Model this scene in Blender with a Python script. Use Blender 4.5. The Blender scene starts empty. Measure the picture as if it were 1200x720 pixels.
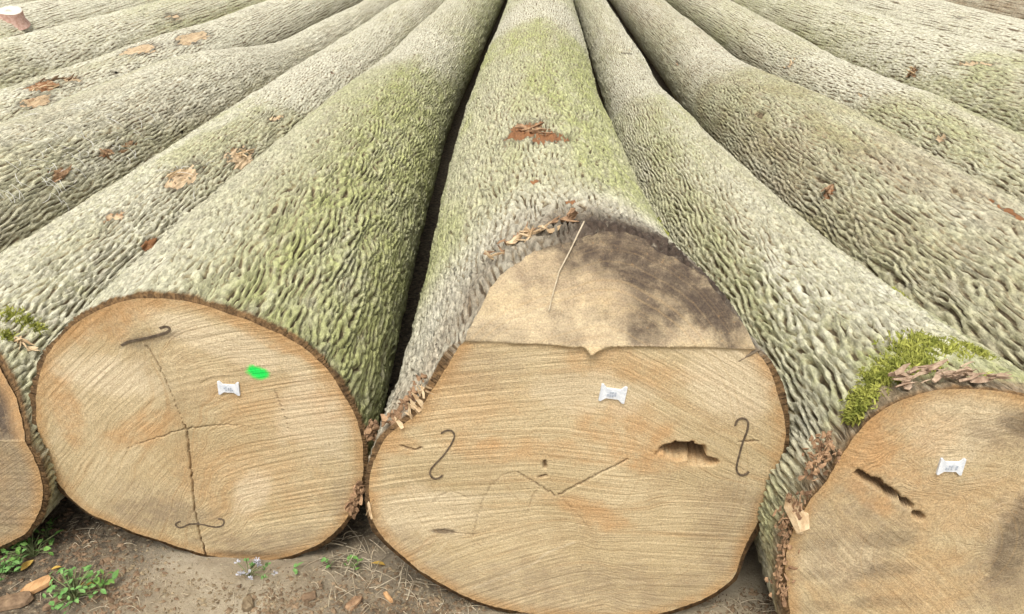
import bpy, math, random
import numpy as np
from mathutils import Vector, Matrix

# ------------------------------------------------------------------ camera, sky, sun, exposure
S = bpy.context.scene
COL = S.collection
CAM_H = 1.35
FPX = 933.0                       # focal length in photo pixels (28 mm on a 36 mm frame)
PITCH = math.atan(470 / FPX)      # the logs' vanishing point lies above the frame
YAW = math.radians(2.19)
fwd = np.array([-math.sin(YAW) * math.cos(PITCH), math.cos(YAW) * math.cos(PITCH), -math.sin(PITCH)])
rgt = np.array([math.cos(YAW), math.sin(YAW), 0.0])
upv = np.cross(rgt, fwd)
CAMP = np.array([0.0, 0.0, CAM_H])
cam_d = bpy.data.cameras.new('camera')
cam_d.lens = 36 * FPX / 1200
cam_d.sensor_width = 36
cam_d.clip_start = 0.05
cam_d.clip_end = 3000
cam = bpy.data.objects.new('camera', cam_d)
COL.objects.link(cam)
cam.matrix_world = Matrix(((rgt[0], upv[0], -fwd[0], 0), (rgt[1], upv[1], -fwd[1], 0),
                           (rgt[2], upv[2], -fwd[2], CAM_H), (0, 0, 0, 1)))
S.camera = cam

SUN_EL, SUN_AZ = math.radians(60), math.radians(188)     # azimuth from +Y, clockwise: high, behind the camera and to its right
W = bpy.data.worlds.new('World')
S.world = W
W.use_nodes = True
nt = W.node_tree
nt.nodes.clear()
sky = nt.nodes.new('ShaderNodeTexSky')
sky.sky_type = 'NISHITA'
sky.sun_disc = False
sky.sun_elevation = SUN_EL
sky.sun_rotation = SUN_AZ
sky.air_density = 1.0
sky.dust_density = 6.0
sky.ozone_density = 1.0
hs = nt.nodes.new('ShaderNodeHueSaturation')             # an overcast sky: nearly white
hs.inputs['Saturation'].default_value = 0.08
bg = nt.nodes.new('ShaderNodeBackground')
bg.inputs['Strength'].default_value = 0.15
wo = nt.nodes.new('ShaderNodeOutputWorld')
nt.links.new(sky.outputs[0], hs.inputs['Color'])
nt.links.new(hs.outputs[0], bg.inputs['Color'])
nt.links.new(bg.outputs[0], wo.inputs['Surface'])
sun_d = bpy.data.lights.new('sun', 'SUN')
sun_d.energy = 1.5
sun_d.angle = math.radians(22)
sun_d.color = (1.0, 0.95, 0.85)
sun = bpy.data.objects.new('sun', sun_d)
COL.objects.link(sun)
sdir = Vector((math.sin(SUN_AZ) * math.cos(SUN_EL), math.cos(SUN_AZ) * math.cos(SUN_EL), math.sin(SUN_EL)))
sun.rotation_euler = sdir.to_track_quat('Z', 'Y').to_euler()
sun.location = (2, -3, 6)
S.render.engine = 'CYCLES'
S.view_settings.view_transform = 'Standard'
S.view_settings.look = 'None'
S.view_settings.gamma = 1
S.view_settings.use_curve_mapping = False
S.view_settings.exposure = 0.5

# ------------------------------------------------------------------ numeric helpers
def ray(px, py):
    return fwd * FPX + rgt * (px - 600) - upv * (py - 360)

def at(px, py, Y, m=0.0, zh=0.0):
    """point of the photo on the upright plane y = Y (leaning back by m above height zh)"""
    d = ray(px, py)
    t = (Y + m * (CAM_H - zh)) / (d[1] - m * d[2])
    return CAMP + d * t

def at_z(px, py, z):
    d = ray(px, py)
    return CAMP + d * ((z - CAM_H) / d[2])

def hash2(ix, iy, seed):
    h = (ix.astype(np.int64) * 374761393 + iy.astype(np.int64) * 668265263 + seed * 974634777) & 0x7fffffff
    h = ((h ^ (h >> 13)) * 1274126177) & 0x7fffffff
    return ((h ^ (h >> 16)) & 0xffff) / 65535.0

def vnoise(x, y, seed=0):
    x, y = np.broadcast_arrays(np.asarray(x, float), np.asarray(y, float))
    ix, iy = np.floor(x), np.floor(y)
    fx, fy = x - ix, y - iy
    fx = fx * fx * (3 - 2 * fx); fy = fy * fy * (3 - 2 * fy)
    a = hash2(ix, iy, seed); b = hash2(ix + 1, iy, seed); c = hash2(ix, iy + 1, seed); d = hash2(ix + 1, iy + 1, seed)
    return (a + (b - a) * fx) * (1 - fy) + (c + (d - c) * fx) * fy      # 0..1

def fbm(x, y, seed=0, o=4):
    v = 0; a = 0.5; s = 0
    for k in range(o):
        v = v + a * vnoise(x * 2 ** k, y * 2 ** k, seed + k * 17); s += a; a *= 0.55
    return v / s

def sstep(a, b, x):
    t = np.clip((x - a) / (b - a), 0, 1)
    return t * t * (3 - 2 * t)

def bandnoise(nx, ny, dx, dy, wx, wy, bw, seed):
    """band-limited noise field: wavy labyrinth with wavelengths wx, wy (metres)"""
    r = np.random.default_rng(seed)
    f = np.fft.rfft2(r.standard_normal((ny, nx)))
    kx = np.fft.rfftfreq(nx, dx)[None, :] * wx
    ky = np.fft.fftfreq(ny, dy)[:, None] * wy
    k = np.sqrt(kx * kx + ky * ky)
    g = np.fft.irfft2(f * np.exp(-((k - 1) / bw) ** 2), s=(ny, nx))
    return g / g.std()

def ridgenoise(nx, ny, dx, dy, wx, wy, seed):
    """wavy ridges that run along the trunk, fork and join: spacing wx, bends about wy long"""
    r = np.random.default_rng(seed)
    f = np.fft.rfft2(r.standard_normal((ny, nx)))
    kx = np.fft.rfftfreq(nx, dx)[None, :] * wx
    ky = np.fft.fftfreq(ny, dy)[:, None] * wy
    g = np.fft.irfft2(f * np.exp(-((kx - 1) / .38) ** 2 - (ky / 1.0) ** 2), s=(ny, nx))
    return g / g.std()

def sample(g, u, v):
    """bilinear, wrapping; u along columns, v along rows, in cells"""
    ny, nx = g.shape
    iu, iv = np.floor(u).astype(int), np.floor(v).astype(int)
    fu, fv = u - iu, v - iv
    a = g[iv % ny, iu % nx]; b = g[iv % ny, (iu + 1) % nx]
    c = g[(iv + 1) % ny, iu % nx]; d = g[(iv + 1) % ny, (iu + 1) % nx]
    return (a + (b - a) * fu) * (1 - fv) + (c + (d - c) * fu) * fv

# ------------------------------------------------------------------ object helpers
def mesh_obj(name, V, F, mat, parent=None, attrs=None, smooth=True, base=None):
    """V (n,3) world coordinates, F (m,3|4); one mesh object, local to its parent's base"""
    V = np.asarray(V, float); F = np.asarray(F, int)
    off = np.array(base if base is not None else (parent.location if parent and parent.parent is None else
                   (parent.matrix_basis.translation + parent.parent.location if parent else (0, 0, 0))))
    me = bpy.data.meshes.new(name)
    n, m, k = len(V), len(F), F.shape[1]
    me.vertices.add(n); me.vertices.foreach_set('co', (V - off).astype(np.float32).ravel())
    me.loops.add(m * k); me.loops.foreach_set('vertex_index', F.astype(np.int32).ravel())
    me.polygons.add(m)
    me.polygons.foreach_set('loop_start', np.arange(0, m * k, k, dtype=np.int32))
    me.polygons.foreach_set('use_smooth', np.full(m, smooth))
    me.update(calc_edges=True)
    for nm, a in (attrs or {}).items():
        at_ = me.attributes.new(nm, 'FLOAT', 'POINT')
        at_.data.foreach_set('value', np.asarray(a, np.float32).ravel())
    if mat: me.materials.append(mat)
    o = bpy.data.objects.new(name, me)
    COL.objects.link(o)
    if parent: o.parent = parent
    return o

def subset(V, F, keep, attrs):
    F2 = F[keep]
    u, inv = np.unique(F2.ravel(), return_inverse=True)
    return V[u], inv.reshape(F2.shape), {k: a[u] for k, a in attrs.items()}

def thing(name, loc, label, cat, group=None, kind=None):
    o = bpy.data.objects.new(name, None)
    COL.objects.link(o)
    o.location = [float(c) for c in loc]
    o.empty_display_size = 0.1
    tag(o, label, cat, group, kind)
    return o

def tag(o, label=None, cat=None, group=None, kind=None):
    if label: o['label'] = label
    if cat: o['category'] = cat
    if group: o['group'] = group
    if kind: o['kind'] = kind
    return o

class MB:
    """collects small shapes into one mesh"""
    def __init__(s): s.V = []; s.F = []; s.n = 0
    def add(s, V, F):
        s.V.append(np.asarray(V, float)); s.F.append(np.asarray(F, int) + s.n); s.n += len(V)
    def tube(s, pts, rad, k=5):
        pts = np.asarray(pts, float); n = len(pts)
        rad = np.broadcast_to(np.asarray(rad, float), (n,))
        T = np.gradient(pts, axis=0); T /= np.linalg.norm(T, axis=1)[:, None] + 1e-9
        up = np.where(np.abs(T[:, 2:3]) > .9, [[1., 0, 0]], [[0., 0, 1]])
        A = np.cross(T, up); A /= np.linalg.norm(A, axis=1)[:, None] + 1e-9
        B = np.cross(T, A)
        an = np.arange(k) * 2 * np.pi / k
        V = pts[:, None] + rad[:, None, None] * (np.cos(an)[None, :, None] * A[:, None] + np.sin(an)[None, :, None] * B[:, None])
        i = np.arange(n - 1)[:, None] * k; j = np.arange(k)[None]
        F = np.stack([i + j, i + (j + 1) % k, i + k + (j + 1) % k, i + k + j], -1).reshape(-1, 4)
        s.add(V.reshape(-1, 3), F)
    def build(s, name, mat, parent=None, smooth=True, base=None):
        return mesh_obj(name, np.concatenate(s.V), np.concatenate(s.F), mat, parent, None, smooth, base)

# ------------------------------------------------------------------ materials
def new_mat(name, rough=0.85):
    m = bpy.data.materials.new(name); m.use_nodes = True
    b = m.node_tree.nodes['Principled BSDF']
    b.inputs['Roughness'].default_value = rough
    b.inputs['Specular IOR Level'].default_value = 0.25
    return m, m.node_tree, b

def nd(t, typ, **kw):
    n = t.nodes.new(typ)
    for k, v in kw.items(): setattr(n, k, v)
    return n

def attr(t, name):
    return nd(t, 'ShaderNodeAttribute', attribute_name=name).outputs['Fac']

def noise(t, scale, vec=None, detail=4, rough=0.55, dist=0):
    n = nd(t, 'ShaderNodeTexNoise')
    n.inputs['Scale'].default_value = scale; n.inputs['Detail'].default_value = detail
    n.inputs['Roughness'].default_value = rough; n.inputs['Distortion'].default_value = dist
    if vec is not None: t.links.new(vec, n.inputs['Vector'])
    return n.outputs['Fac']

def ramp(t, fac, lo, hi):
    r = nd(t, 'ShaderNodeMapRange', interpolation_type='SMOOTHSTEP')
    t.links.new(fac, r.inputs['Value'])
    r.inputs['From Min'].default_value = lo; r.inputs['From Max'].default_value = hi
    return r.outputs['Result']

def math_(t, op, a, b):
    n = nd(t, 'ShaderNodeMath', operation=op); n.use_clamp = False
    for i, x in enumerate((a, b)):
        if isinstance(x, (int, float)): n.inputs[i].default_value = x
        else: t.links.new(x, n.inputs[i])
    return n.outputs[0]

def mix(t, fac, a, b, blend='MIX'):
    n = nd(t, 'ShaderNodeMix', data_type='RGBA', blend_type=blend)
    n.clamp_factor = True
    for s, x in ((n.inputs['Factor'], fac), (n.inputs[6], a), (n.inputs[7], b)):
        if isinstance(x, (int, float)): s.default_value = x
        elif isinstance(x, tuple): s.default_value = x + (1,) if len(x) == 3 else x
        else: t.links.new(x, s)
    return n.outputs[2]

def coords(t, scale=(1, 1, 1)):
    p = nd(t, 'ShaderNodeNewGeometry').outputs['Position']
    if scale == (1, 1, 1): return p
    m = nd(t, 'ShaderNodeMapping'); m.inputs['Scale'].default_value = scale
    t.links.new(p, m.inputs['Vector'])
    return m.outputs['Vector']

def bump(t, b, h, strength, dist):
    n = nd(t, 'ShaderNodeBump'); n.inputs['Strength'].default_value = strength; n.inputs['Distance'].default_value = dist
    t.links.new(h, n.inputs['Height']); t.links.new(n.outputs[0], b.inputs['Normal'])

def bark_material():
    m, t, b = new_mat('ash_bark', 0.9)
    p = coords(t); ps = coords(t, (1, 0.35, 1))
    big = noise(t, 3.2, ps, 3); mid = noise(t, 14, ps, 4); fine = noise(t, 95, ps, 5, 0.65)
    c = mix(t, ramp(t, mid, .35, .7), (.215, .175, .105), (.30, .25, .16))
    c = mix(t, ramp(t, big, .45, .75), c, (.25, .185, .12))
    # weathered grey crust and the films below grow on the exposed ridges only
    jag = math_(t, 'MULTIPLY', math_(t, 'SUBTRACT', noise(t, 150, ps, 4, .65), .5), 1.5)
    ridge = ramp(t, math_(t, 'ADD', attr(t, 'ridge'), jag), -.95, .05)
    bare = ramp(t, math_(t, 'SUBTRACT', math_(t, 'MULTIPLY', attr(t, 'pit'), -1), jag), .60, 1.0)  # mask of the relief's pits, for the painted pit shade
    c = mix(t, math_(t, 'MULTIPLY', ridge, math_(t, 'ADD', .62, math_(t, 'MULTIPLY', ramp(t, noise(t, 26, ps, 4), .2, .7), .38))), c, (.50, .465, .36))
    # brown, weathered stretches
    c = mix(t, math_(t, 'MULTIPLY', attr(t, 'brown'), ramp(t, noise(t, 9, ps, 4), .2, .75)), c, (.27, .195, .125))
    # green algae film
    a = math_(t, 'MULTIPLY', attr(t, 'alga'), ramp(t, noise(t, 26, ps, 6, .65), .12, .6))
    a = math_(t, 'MULTIPLY', a, math_(t, 'ADD', .4, math_(t, 'MULTIPLY', ridge, .5)))
    c = mix(t, a, c, (.325, .34, .115))
    # pale lichen crust, and the bright light painted on far log tops
    l = math_(t, 'MULTIPLY', attr(t, 'pale'), ramp(t, noise(t, 30, p, 5, .6), .2, .6))
    l = math_(t, 'MULTIPLY', l, math_(t, 'ADD', .25, math_(t, 'MULTIPLY', ridge, .75)))
    c = mix(t, l, c, (.56, .53, .41))
    sp = ramp(t, noise(t, 48, p, 3), .66, .74)
    c = mix(t, math_(t, 'MULTIPLY', sp, .4), c, (.52, .49, .40))
    # brown inner bark in the pits, darkened to paint in their shade
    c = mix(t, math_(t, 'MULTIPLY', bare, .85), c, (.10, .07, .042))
    # dark soil and rot
    c = mix(t, math_(t, 'MULTIPLY', attr(t, 'dirt'), ramp(t, noise(t, 40, p, 5, .7), .12, .5)), c, (.065, .045, .032))
    c = mix(t, math_(t, 'MULTIPLY', attr(t, 'rim'), 1.0), c, mix(t, fine, (.05, .03, .016), (.24, .14, .06)))
    c = mix(t, .8, c, mix(t, ramp(t, fine, .25, .75), (.22, .22, .22), (.78, .78, .78)), 'OVERLAY')
    c = mix(t, math_(t, 'MULTIPLY', ramp(t, noise(t, 170, p, 3, .6), .60, .70), .45), c, (.11, .075, .045))
    t.links.new(c, b.inputs['Base Color'])
    bump(t, b, math_(t, 'ADD', noise(t, 230, ps, 5, .7), math_(t, 'ADD', math_(t, 'MULTIPLY', noise(t, 90, ps, 4, .6), .8), math_(t, 'MULTIPLY', ridge, 1.2))), .75, .005)
    return m

def wound_material():
    m, t, b = new_mat('torn_bark', 0.8)
    p = coords(t); f = noise(t, 60, coords(t, (1, .18, 1)), 5, .7)
    tone = attr(t, 'tone')
    c1 = mix(t, f, (.085, .035, .016), (.40, .19, .08))
    c2 = mix(t, f, (.36, .22, .11), (.70, .57, .38))
    c = mix(t, ramp(t, math_(t, 'ADD', tone, math_(t, 'MULTIPLY', math_(t, 'SUBTRACT', noise(t, 38, p), .5), .9)), .35, .65), c1, c2)
    c = mix(t, ramp(t, noise(t, 55, p, 3), .6, .72), c, (.09, .05, .03))
    t.links.new(c, b.inputs['Base Color'])
    bump(t, b, f, .9, .006)
    return m

def wood_material():
    m, t, b = new_mat('sawn_ash_wood', 0.75)
    p = coords(t)
    cx = nd(t, 'ShaderNodeCombineXYZ')
    t.links.new(math_(t, 'MULTIPLY', attr(t, 'sawu'), 5.0), cx.inputs[0]); t.links.new(math_(t, 'MULTIPLY', attr(t, 'sawv'), 150.0), cx.inputs[1])
    fl = noise(t, 1.0, cx.outputs[0], 4, .62)                   # fine tracks of the chain teeth
    patchy = ramp(t, noise(t, 9, p, 4, .6), .40, .66)
    saw = math_(t, 'ADD', math_(t, 'MULTIPLY', attr(t, 'saw'), .30), math_(t, 'MULTIPLY', math_(t, 'MULTIPLY', math_(t, 'SUBTRACT', fl, .5), 8.0), math_(t, 'ADD', .12, math_(t, 'MULTIPLY', patchy, .88))))
    c = mix(t, ramp(t, noise(t, 5, p, 5, .6), .3, .7), (.425, .33, .185), (.525, .42, .255))
    c = mix(t, math_(t, 'MULTIPLY', ramp(t, saw, -.2, 2.2), .5), c, (.56, .455, .295))
    c = mix(t, math_(t, 'MULTIPLY', ramp(t, math_(t, 'MULTIPLY', saw, -1), .3, 2.2), .38), c, (.38, .25, .12))
    cs2 = nd(t, 'ShaderNodeCombineXYZ')
    t.links.new(math_(t, 'MULTIPLY', attr(t, 'sawu'), 2.2), cs2.inputs[0]); t.links.new(math_(t, 'MULTIPLY', attr(t, 'sawv'), 26.0), cs2.inputs[1])
    st = noise(t, 1.0, cs2.outputs[0], 3, .6)                   # broad streaks left by single sweeps of the saw
    c = mix(t, math_(t, 'MULTIPLY', ramp(t, st, .52, .72), .55), c, (.40, .255, .12))
    c = mix(t, math_(t, 'MULTIPLY', ramp(t, math_(t, 'SUBTRACT', 1, st), .55, .75), .5), c, (.57, .475, .32))
    c = mix(t, math_(t, 'MULTIPLY', ramp(t, noise(t, 7.5, p, 6, .7), .48, .72), .5), c, (.34, .235, .125))
    o = math_(t, 'MULTIPLY', attr(t, 'orange'), ramp(t, noise(t, 26, p, 5, .65), .15, .7))
    c = mix(t, o, c, (.46, .275, .125))
    c = mix(t, math_(t, 'MULTIPLY', attr(t, 'pale'), .75), c, (.62, .52, .36))
    c = mix(t, math_(t, 'MULTIPLY', attr(t, 'grey'), ramp(t, noise(t, 34, p, 6, .7), .2, .7)), c, (.29, .22, .14))
    c = mix(t, math_(t, 'MULTIPLY', attr(t, 'dirt'), ramp(t, noise(t, 30, p, 6, .7), .08, .6)), c, (.07, .05, .035))
    c = mix(t, attr(t, 'crack'), c, (.15, .085, .042))
    pf = math_(t, 'MULTIPLY', attr(t, 'rimd'), ramp(t, noise(t, 30, p, 4), .1, .6))
    c = mix(t, pf, c, (.40, .235, .10))
    rn = nd(t, 'ShaderNodeCombineXYZ'); t.links.new(math_(t, 'MULTIPLY', attr(t, 'ring'), 170.0), rn.inputs[0])
    rings = noise(t, 1.0, rn.outputs[0], 2, .5)
    c = mix(t, math_(t, 'MULTIPLY', ramp(t, rings, .5, .68), .30), c, (.36, .245, .12))
    fleck = ramp(t, noise(t, 130, p, 3, .6), .62, .72)
    c = mix(t, math_(t, 'MULTIPLY', fleck, .35), c, (.30, .18, .08))
    fine = noise(t, 320, p, 4, .7)
    c = mix(t, .5, c, mix(t, ramp(t, fine, .25, .75), (.2, .2, .2), (.8, .8, .8)), 'OVERLAY')
    pa = ramp(t, math_(t, 'ADD', attr(t, 'paint'), math_(t, 'MULTIPLY', math_(t, 'SUBTRACT', noise(t, 260, p, 3), .5), .5)), .2, .95)
    c = mix(t, pa, c, (.015, .64, .09))
    t.links.new(c, b.inputs['Base Color'])
    bump(t, b, math_(t, 'ADD', math_(t, 'ADD', fine, math_(t, 'MULTIPLY', fl, 2.0)), math_(t, 'MULTIPLY', noise(t, 90, p, 4), 1.2)), .6, .003)
    return m

def plain(name, c1, c2, scale=40, rough=.8, bs=.4, stretch=(1, 1, 1), metal=0):
    m, t, b = new_mat(name, rough)
    p = coords(t, stretch)
    n = noise(t, scale, p, 5, .65)
    t.links.new(mix(t, ramp(t, n, .3, .7), c1, c2), b.inputs['Base Color'])
    b.inputs['Metallic'].default_value = metal
    if bs: bump(t, b, noise(t, scale * 3, p, 4), bs, .004)
    return m

def soil_material():
    m, t, b = new_mat('sandy_soil', .95)
    p = coords(t)
    c = mix(t, ramp(t, noise(t, 7, p, 6, .65), .3, .7), (.32, .26, .175), (.47, .40, .29))
    c = mix(t, attr(t, 'humus'), c, mix(t, ramp(t, noise(t, 60, p, 5, .7), .35, .65), (.075, .06, .043), (.23, .18, .12)))  # humus tone, which also carries the shade painted between the logs
    c = mix(t, ramp(t, noise(t, 120, p, 4, .7), .58, .72), c, (.47, .41, .28))
    c = mix(t, ramp(t, noise(t, 85, p, 4, .7), .62, .7), c, (.10, .07, .04))
    t.links.new(c, b.inputs['Base Color'])
    bump(t, b, noise(t, 150, p, 7, .75), .8, .01)
    return m

BARK, WOUND, WOOD, SOIL = bark_material(), wound_material(), wood_material(), soil_material()
IRON = plain('rusty_iron', (.11, .085, .062), (.23, .18, .13), 160, .45, .4, metal=.6)
TAGM = plain('dull_silver_tag', (.50, .53, .57), (.70, .71, .72), 120, .5, .2)
INK = plain('grey_print', (.30, .34, .40), (.42, .45, .50), 300, .6, 0)
MOSS = plain('moss', (.17, .19, .03), (.40, .40, .09), 45, .9, 0)
SPLIN = plain('splintered_wood', (.34, .22, .115), (.62, .48, .30), 55, .8, .5, (1, .3, 1))
SPLRED = plain('reddish_inner_bark', (.14, .08, .045), (.40, .25, .14), 50, .85, .5)
CRUMB = plain('bark_crumbs', (.09, .06, .036), (.27, .19, .115), 30, .9, .3)
STRAW = plain('dry_straw', (.36, .29, .19), (.56, .48, .35), 50, .8, 0)
LEAF = plain('green_leaf', (.06, .14, .03), (.17, .31, .07), 45, .6, .2)
LEAF2 = plain('young_green_leaf', (.09, .21, .05), (.19, .34, .11), 60, .8, .3)
STEM = plain('plant_stem', (.10, .13, .05), (.2, .22, .1), 50, .8, 0)
PETAL = plain('pale_petals', (.36, .36, .41), (.54, .53, .55), 80, .7, 0)
YLEAF = plain('yellow_leaf', (.42, .24, .05), (.58, .40, .10), 60, .7, .2)
CHIP = plain('orange_wood_chip', (.33, .17, .07), (.55, .33, .16), 60, .85, .5, (1, .3, 1))
DARKCHIP = plain('brown_bark_piece', (.11, .07, .042), (.26, .175, .105), 50, .9, .6)
CLOD = plain('soil_clod', (.12, .085, .05), (.33, .26, .16), 40, .95, .5)
LICH = plain('pale_fibre', (.60, .58, .52), (.72, .70, .64), 40, .8, 0)

# ------------------------------------------------------------------ ground
def ground_h(x, y):
    h = .022 * (fbm(x * 5 + 3, y * 5, 5, 4) - .5) + .018 * (fbm(x * 24, y * 24, 9, 4) - .5)
    near = np.exp(-((x + .3) / 2.5) ** 2 - ((y - 1.1) / 1.2) ** 2)
    return h * near - .004

def make_ground():
    fx = np.arange(-2.0, 1.2, .011); fy = np.arange(.62, 1.75, .011)
    far = np.array([.4, .8, 1.6, 3, 5, 8, 14, 25, 60, 150, 400, 1200.])
    xs = np.concatenate([fx[0] - far[::-1], fx, fx[-1] + far]); ys = np.concatenate([fy[0] - far[::-1], fy, fy[-1] + far])
    X, Y = np.meshgrid(xs, ys)
    Z = ground_h(X, Y)
    nx, ny = len(xs), len(ys)
    i = np.arange(ny - 1)[:, None] * nx; j = np.arange(nx - 1)[None]
    F = np.stack([i + j, i + j + 1, i + nx + j + 1, i + nx + j], -1).reshape(-1, 4)
    V = np.stack([X, Y, Z], -1).reshape(-1, 3)
    hum_shade = sstep(.42, .62, fbm(X * 4 + 9, Y * 4, 21, 4))
    left = sstep(-.86, -1.02, X + .2 * (fbm(X * 9, Y * 9, 3) - .5)); mid = np.exp(-((X + .28) / .2) ** 2 - ((Y - 1.18) / .3) ** 2)
    hum_shade = np.clip(.2 * hum_shade + .95 * left + .8 * mid + .9 * sstep(1.3, 1.55, Y), 0, 1)  # real humus, plus shade painted on the ground under and between the logs
    o = mesh_obj('ground', V, F, SOIL, None, {'humus': hum_shade.ravel()})
    tag(o, 'sandy soil ground under the row of logs', None, None, 'structure')
    return o
make_ground()

# ------------------------------------------------------------------ logs
PHN = 720
PH = np.arange(PHN) * 2 * np.pi / PHN - np.pi

def polar_outline(pts, c, sm=5):
    """closed outline as radius over angle about c"""
    p = np.asarray(pts, float) - np.asarray(c)
    a = np.arctan2(p[:, 1], p[:, 0]); r = np.hypot(p[:, 0], p[:, 1])
    o = np.argsort(a); a, r = a[o], r[o]
    a3 = np.concatenate([a - 2 * np.pi, a, a + 2 * np.pi]); r3 = np.concatenate([r, r, r])
    v = np.interp(PH, a3, r3)
    k = np.hanning(sm * 8 + 1); k /= k.sum()
    return np.convolve(np.concatenate([v[-100:], v, v[:100]]), k, 'same')[100:-100]

class Log:
    def __init__(s, label, X0, R0, y0, yaw=0.0, taper=.008, butt=None, bc=None, cut=None, flare=.45, seed=1, cols=200,
                 step=(.0072, .0125, .034), wl=(.022, .055), depth=.011, bias=-.35, Yend=16.0, wobble=.008, hump=None,
                 alga=.4, pale=.15, brown=.1, rough=0.0, sag=0.0, wounds=(), name='ash_log', pale_from=4.4, face_n=48, z0=0.0, ragged=0.0, pith=None, buttk=1.06):
        s.__dict__.update(locals()); del s.__dict__['s']
        s.bc = np.array(bc if bc is not None else (X0, R0))
        if butt is None:
            rr = np.random.default_rng(seed)
            butt = R0 * (buttk + .03 * np.sin(PH * 2 + rr.uniform(0, 6)) + .02 * np.sin(PH * 3 + rr.uniform(0, 6)))
            s.bc = np.array((X0, float(-np.min(butt * np.sin(PH)))))
        s.rb = butt
        s.rims = lambda z: np.ones_like(z)
        s.cutf = cut or (lambda x, z: np.full(np.shape(x), y0))
    def R(s, y):
        u = y - s.y0
        r = s.R0 * (1 - s.taper * np.clip(u, 0, 4)) + s.wobble * (vnoise(y * .9 + s.seed * 7, 0, s.seed) - .5)
        if s.hump:                       # a swelling, then a thinner top
            yc, amp, drop = s.hump
            r = r + amp * np.exp(-((y - yc) / .28) ** 2) - drop * sstep(yc - .9, yc + 1.6, y)
        return r
    def centre(s, y):
        x = s.X0 + s.yaw * np.clip(y - s.y0, 0, 2.8) + s.wobble * 1.2 * (vnoise(y * .6, 3, s.seed + 5) - .5)
        return x, s.R(y) + s.z0 + s.sag * sstep(4.0, 7.5, y)
    def w(s, y):
        return np.exp(-(np.clip(y - s.y0, 0, 50) / s.flare) ** 1.25)
    def section(s, ph, y):
        """smooth centre and radius at angle ph and distance y"""
        cx, cz = s.centre(y); w = s.w(y)
        rb = np.interp(ph, np.append(PH, np.pi), np.append(s.rb, s.rb[0]))
        r = s.R(y) * (1 - w) + rb * w
        r = r * (1 + (.03 * (vnoise(np.cos(ph) * 1.6 + 7 + y * .35, np.sin(ph) * 1.6 + y * 1.3, s.seed + 2) - .5)) * (1 - w))
        return cx * (1 - w) + s.bc[0] * w, cz * (1 - w) + s.bc[1] * w, r
    def hit(s, px, py):
        """where the sight line through a photo point meets the log: angle, distance, point"""
        d = ray(px, py); d = d / np.linalg.norm(d)
        t = np.linspace(.6, 11, 5200)
        P = CAMP + d * t[:, None]
        cx, cz, _ = s.section(np.zeros_like(t), P[:, 1])
        ph = np.arctan2(P[:, 2] - cz, P[:, 0] - cx)
        cx, cz, r = s.section(ph, P[:, 1])
        ins = (np.hypot(P[:, 0] - cx, P[:, 2] - cz) < r) & (P[:, 1] > s.y0)
        i = int(np.argmax(ins)) if ins.any() else int(np.argmin(np.hypot(P[:, 0] - cx, P[:, 2] - cz) - r))
        return ph[i], P[i, 1], P[i]
    def point(s, ph, y, off=0.0):
        cx, cz, r = s.section(np.asarray(ph, float), np.asarray(y, float))
        return np.stack([cx + (r + off) * np.cos(ph), np.broadcast_to(y, np.shape(cx)), cz + (r + off) * np.sin(ph)], -1)

    def build(s):
        base = (s.bc[0], s.y0, 0)
        s.root = thing(s.name, base, s.label, 'log')
        # angles: dense on the side that faces up and towards the camera
        cdir = math.atan2(CAM_H - s.R0, -s.X0)
        d = np.abs((PH - cdir + np.pi) % (2 * np.pi) - np.pi)
        dens = .16 + sstep(math.radians(118), math.radians(88), d)
        cs = np.concatenate([[0], np.cumsum(dens)]); cs /= cs[-1]
        ph = np.interp(np.arange(s.cols) / s.cols, cs, np.append(PH, np.pi))
        ys = [0.0]
        while s.y0 + ys[-1] < s.Yend:
            y = s.y0 + ys[-1]
            ys.append(ys[-1] + np.interp(y, [1.2, 2.0, 3.2, 5.5, 8], [s.step[0], s.step[0] * 1.2, s.step[1], s.step[2], s.step[2] * 4]))
        ys = np.array(ys)
        rb = np.interp(ph, np.append(PH, np.pi), np.append(s.rb, s.rb[0]))
        y0 = s.cutf(s.bc[0] + rb * np.cos(ph), s.bc[1] + rb * np.sin(ph))
        Yg = s.y0 + ys[:, None] + (y0 - s.y0)[None] * np.clip(1 - ys[:, None] / .9, 0, 1)
        Pg = np.broadcast_to(ph[None], Yg.shape)
        cx, cz, r = s.section(Pg, Yg)
        # bark relief: labyrinth of ridges round sunken pits, long in the direction of the trunk
        C = 2 * np.pi * s.R0
        nx = 1100; ny = 2048; dx = C / nx; dy = .0042
        g = ridgenoise(nx, ny, dx, dy, s.wl[0] * 1.12, s.wl[1] * .66, s.seed * 31 + 1)
        g2 = bandnoise(nx, ny, dx, dy, s.wl[0] * .42, s.wl[1] * .45, .5, s.seed * 31 + 2)
        g3 = bandnoise(nx, ny, dx, dy, s.wl[0] * 5, s.wl[1] * 4, .6, s.seed * 31 + 3)
        u = (Pg + np.pi) / (2 * np.pi) * nx; v = Yg / dy
        u, v = u + sample(g3, u, v) * 2.0, v + sample(g3, u + 333, v + 777) * 1.5
        ff = sample(g2, u, v); ll = sample(g3, u, v)
        gg = sample(g, u, v)
        wob = .55 * (fbm(np.cos(Pg) * 4 + 9, Yg * 2.5, s.seed + 33, 3) - .5)
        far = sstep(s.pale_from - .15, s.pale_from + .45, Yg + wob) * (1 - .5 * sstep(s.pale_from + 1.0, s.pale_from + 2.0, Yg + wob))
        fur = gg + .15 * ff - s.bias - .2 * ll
        h = .72 * sstep(-.75, .35, gg + .22 * ff - .1 * ll) + .28 * sstep(-1.5, -.7, gg + .2 * ff - .1 * ll)     # 0 in the furrows, 1 on the ridges
        
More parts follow.
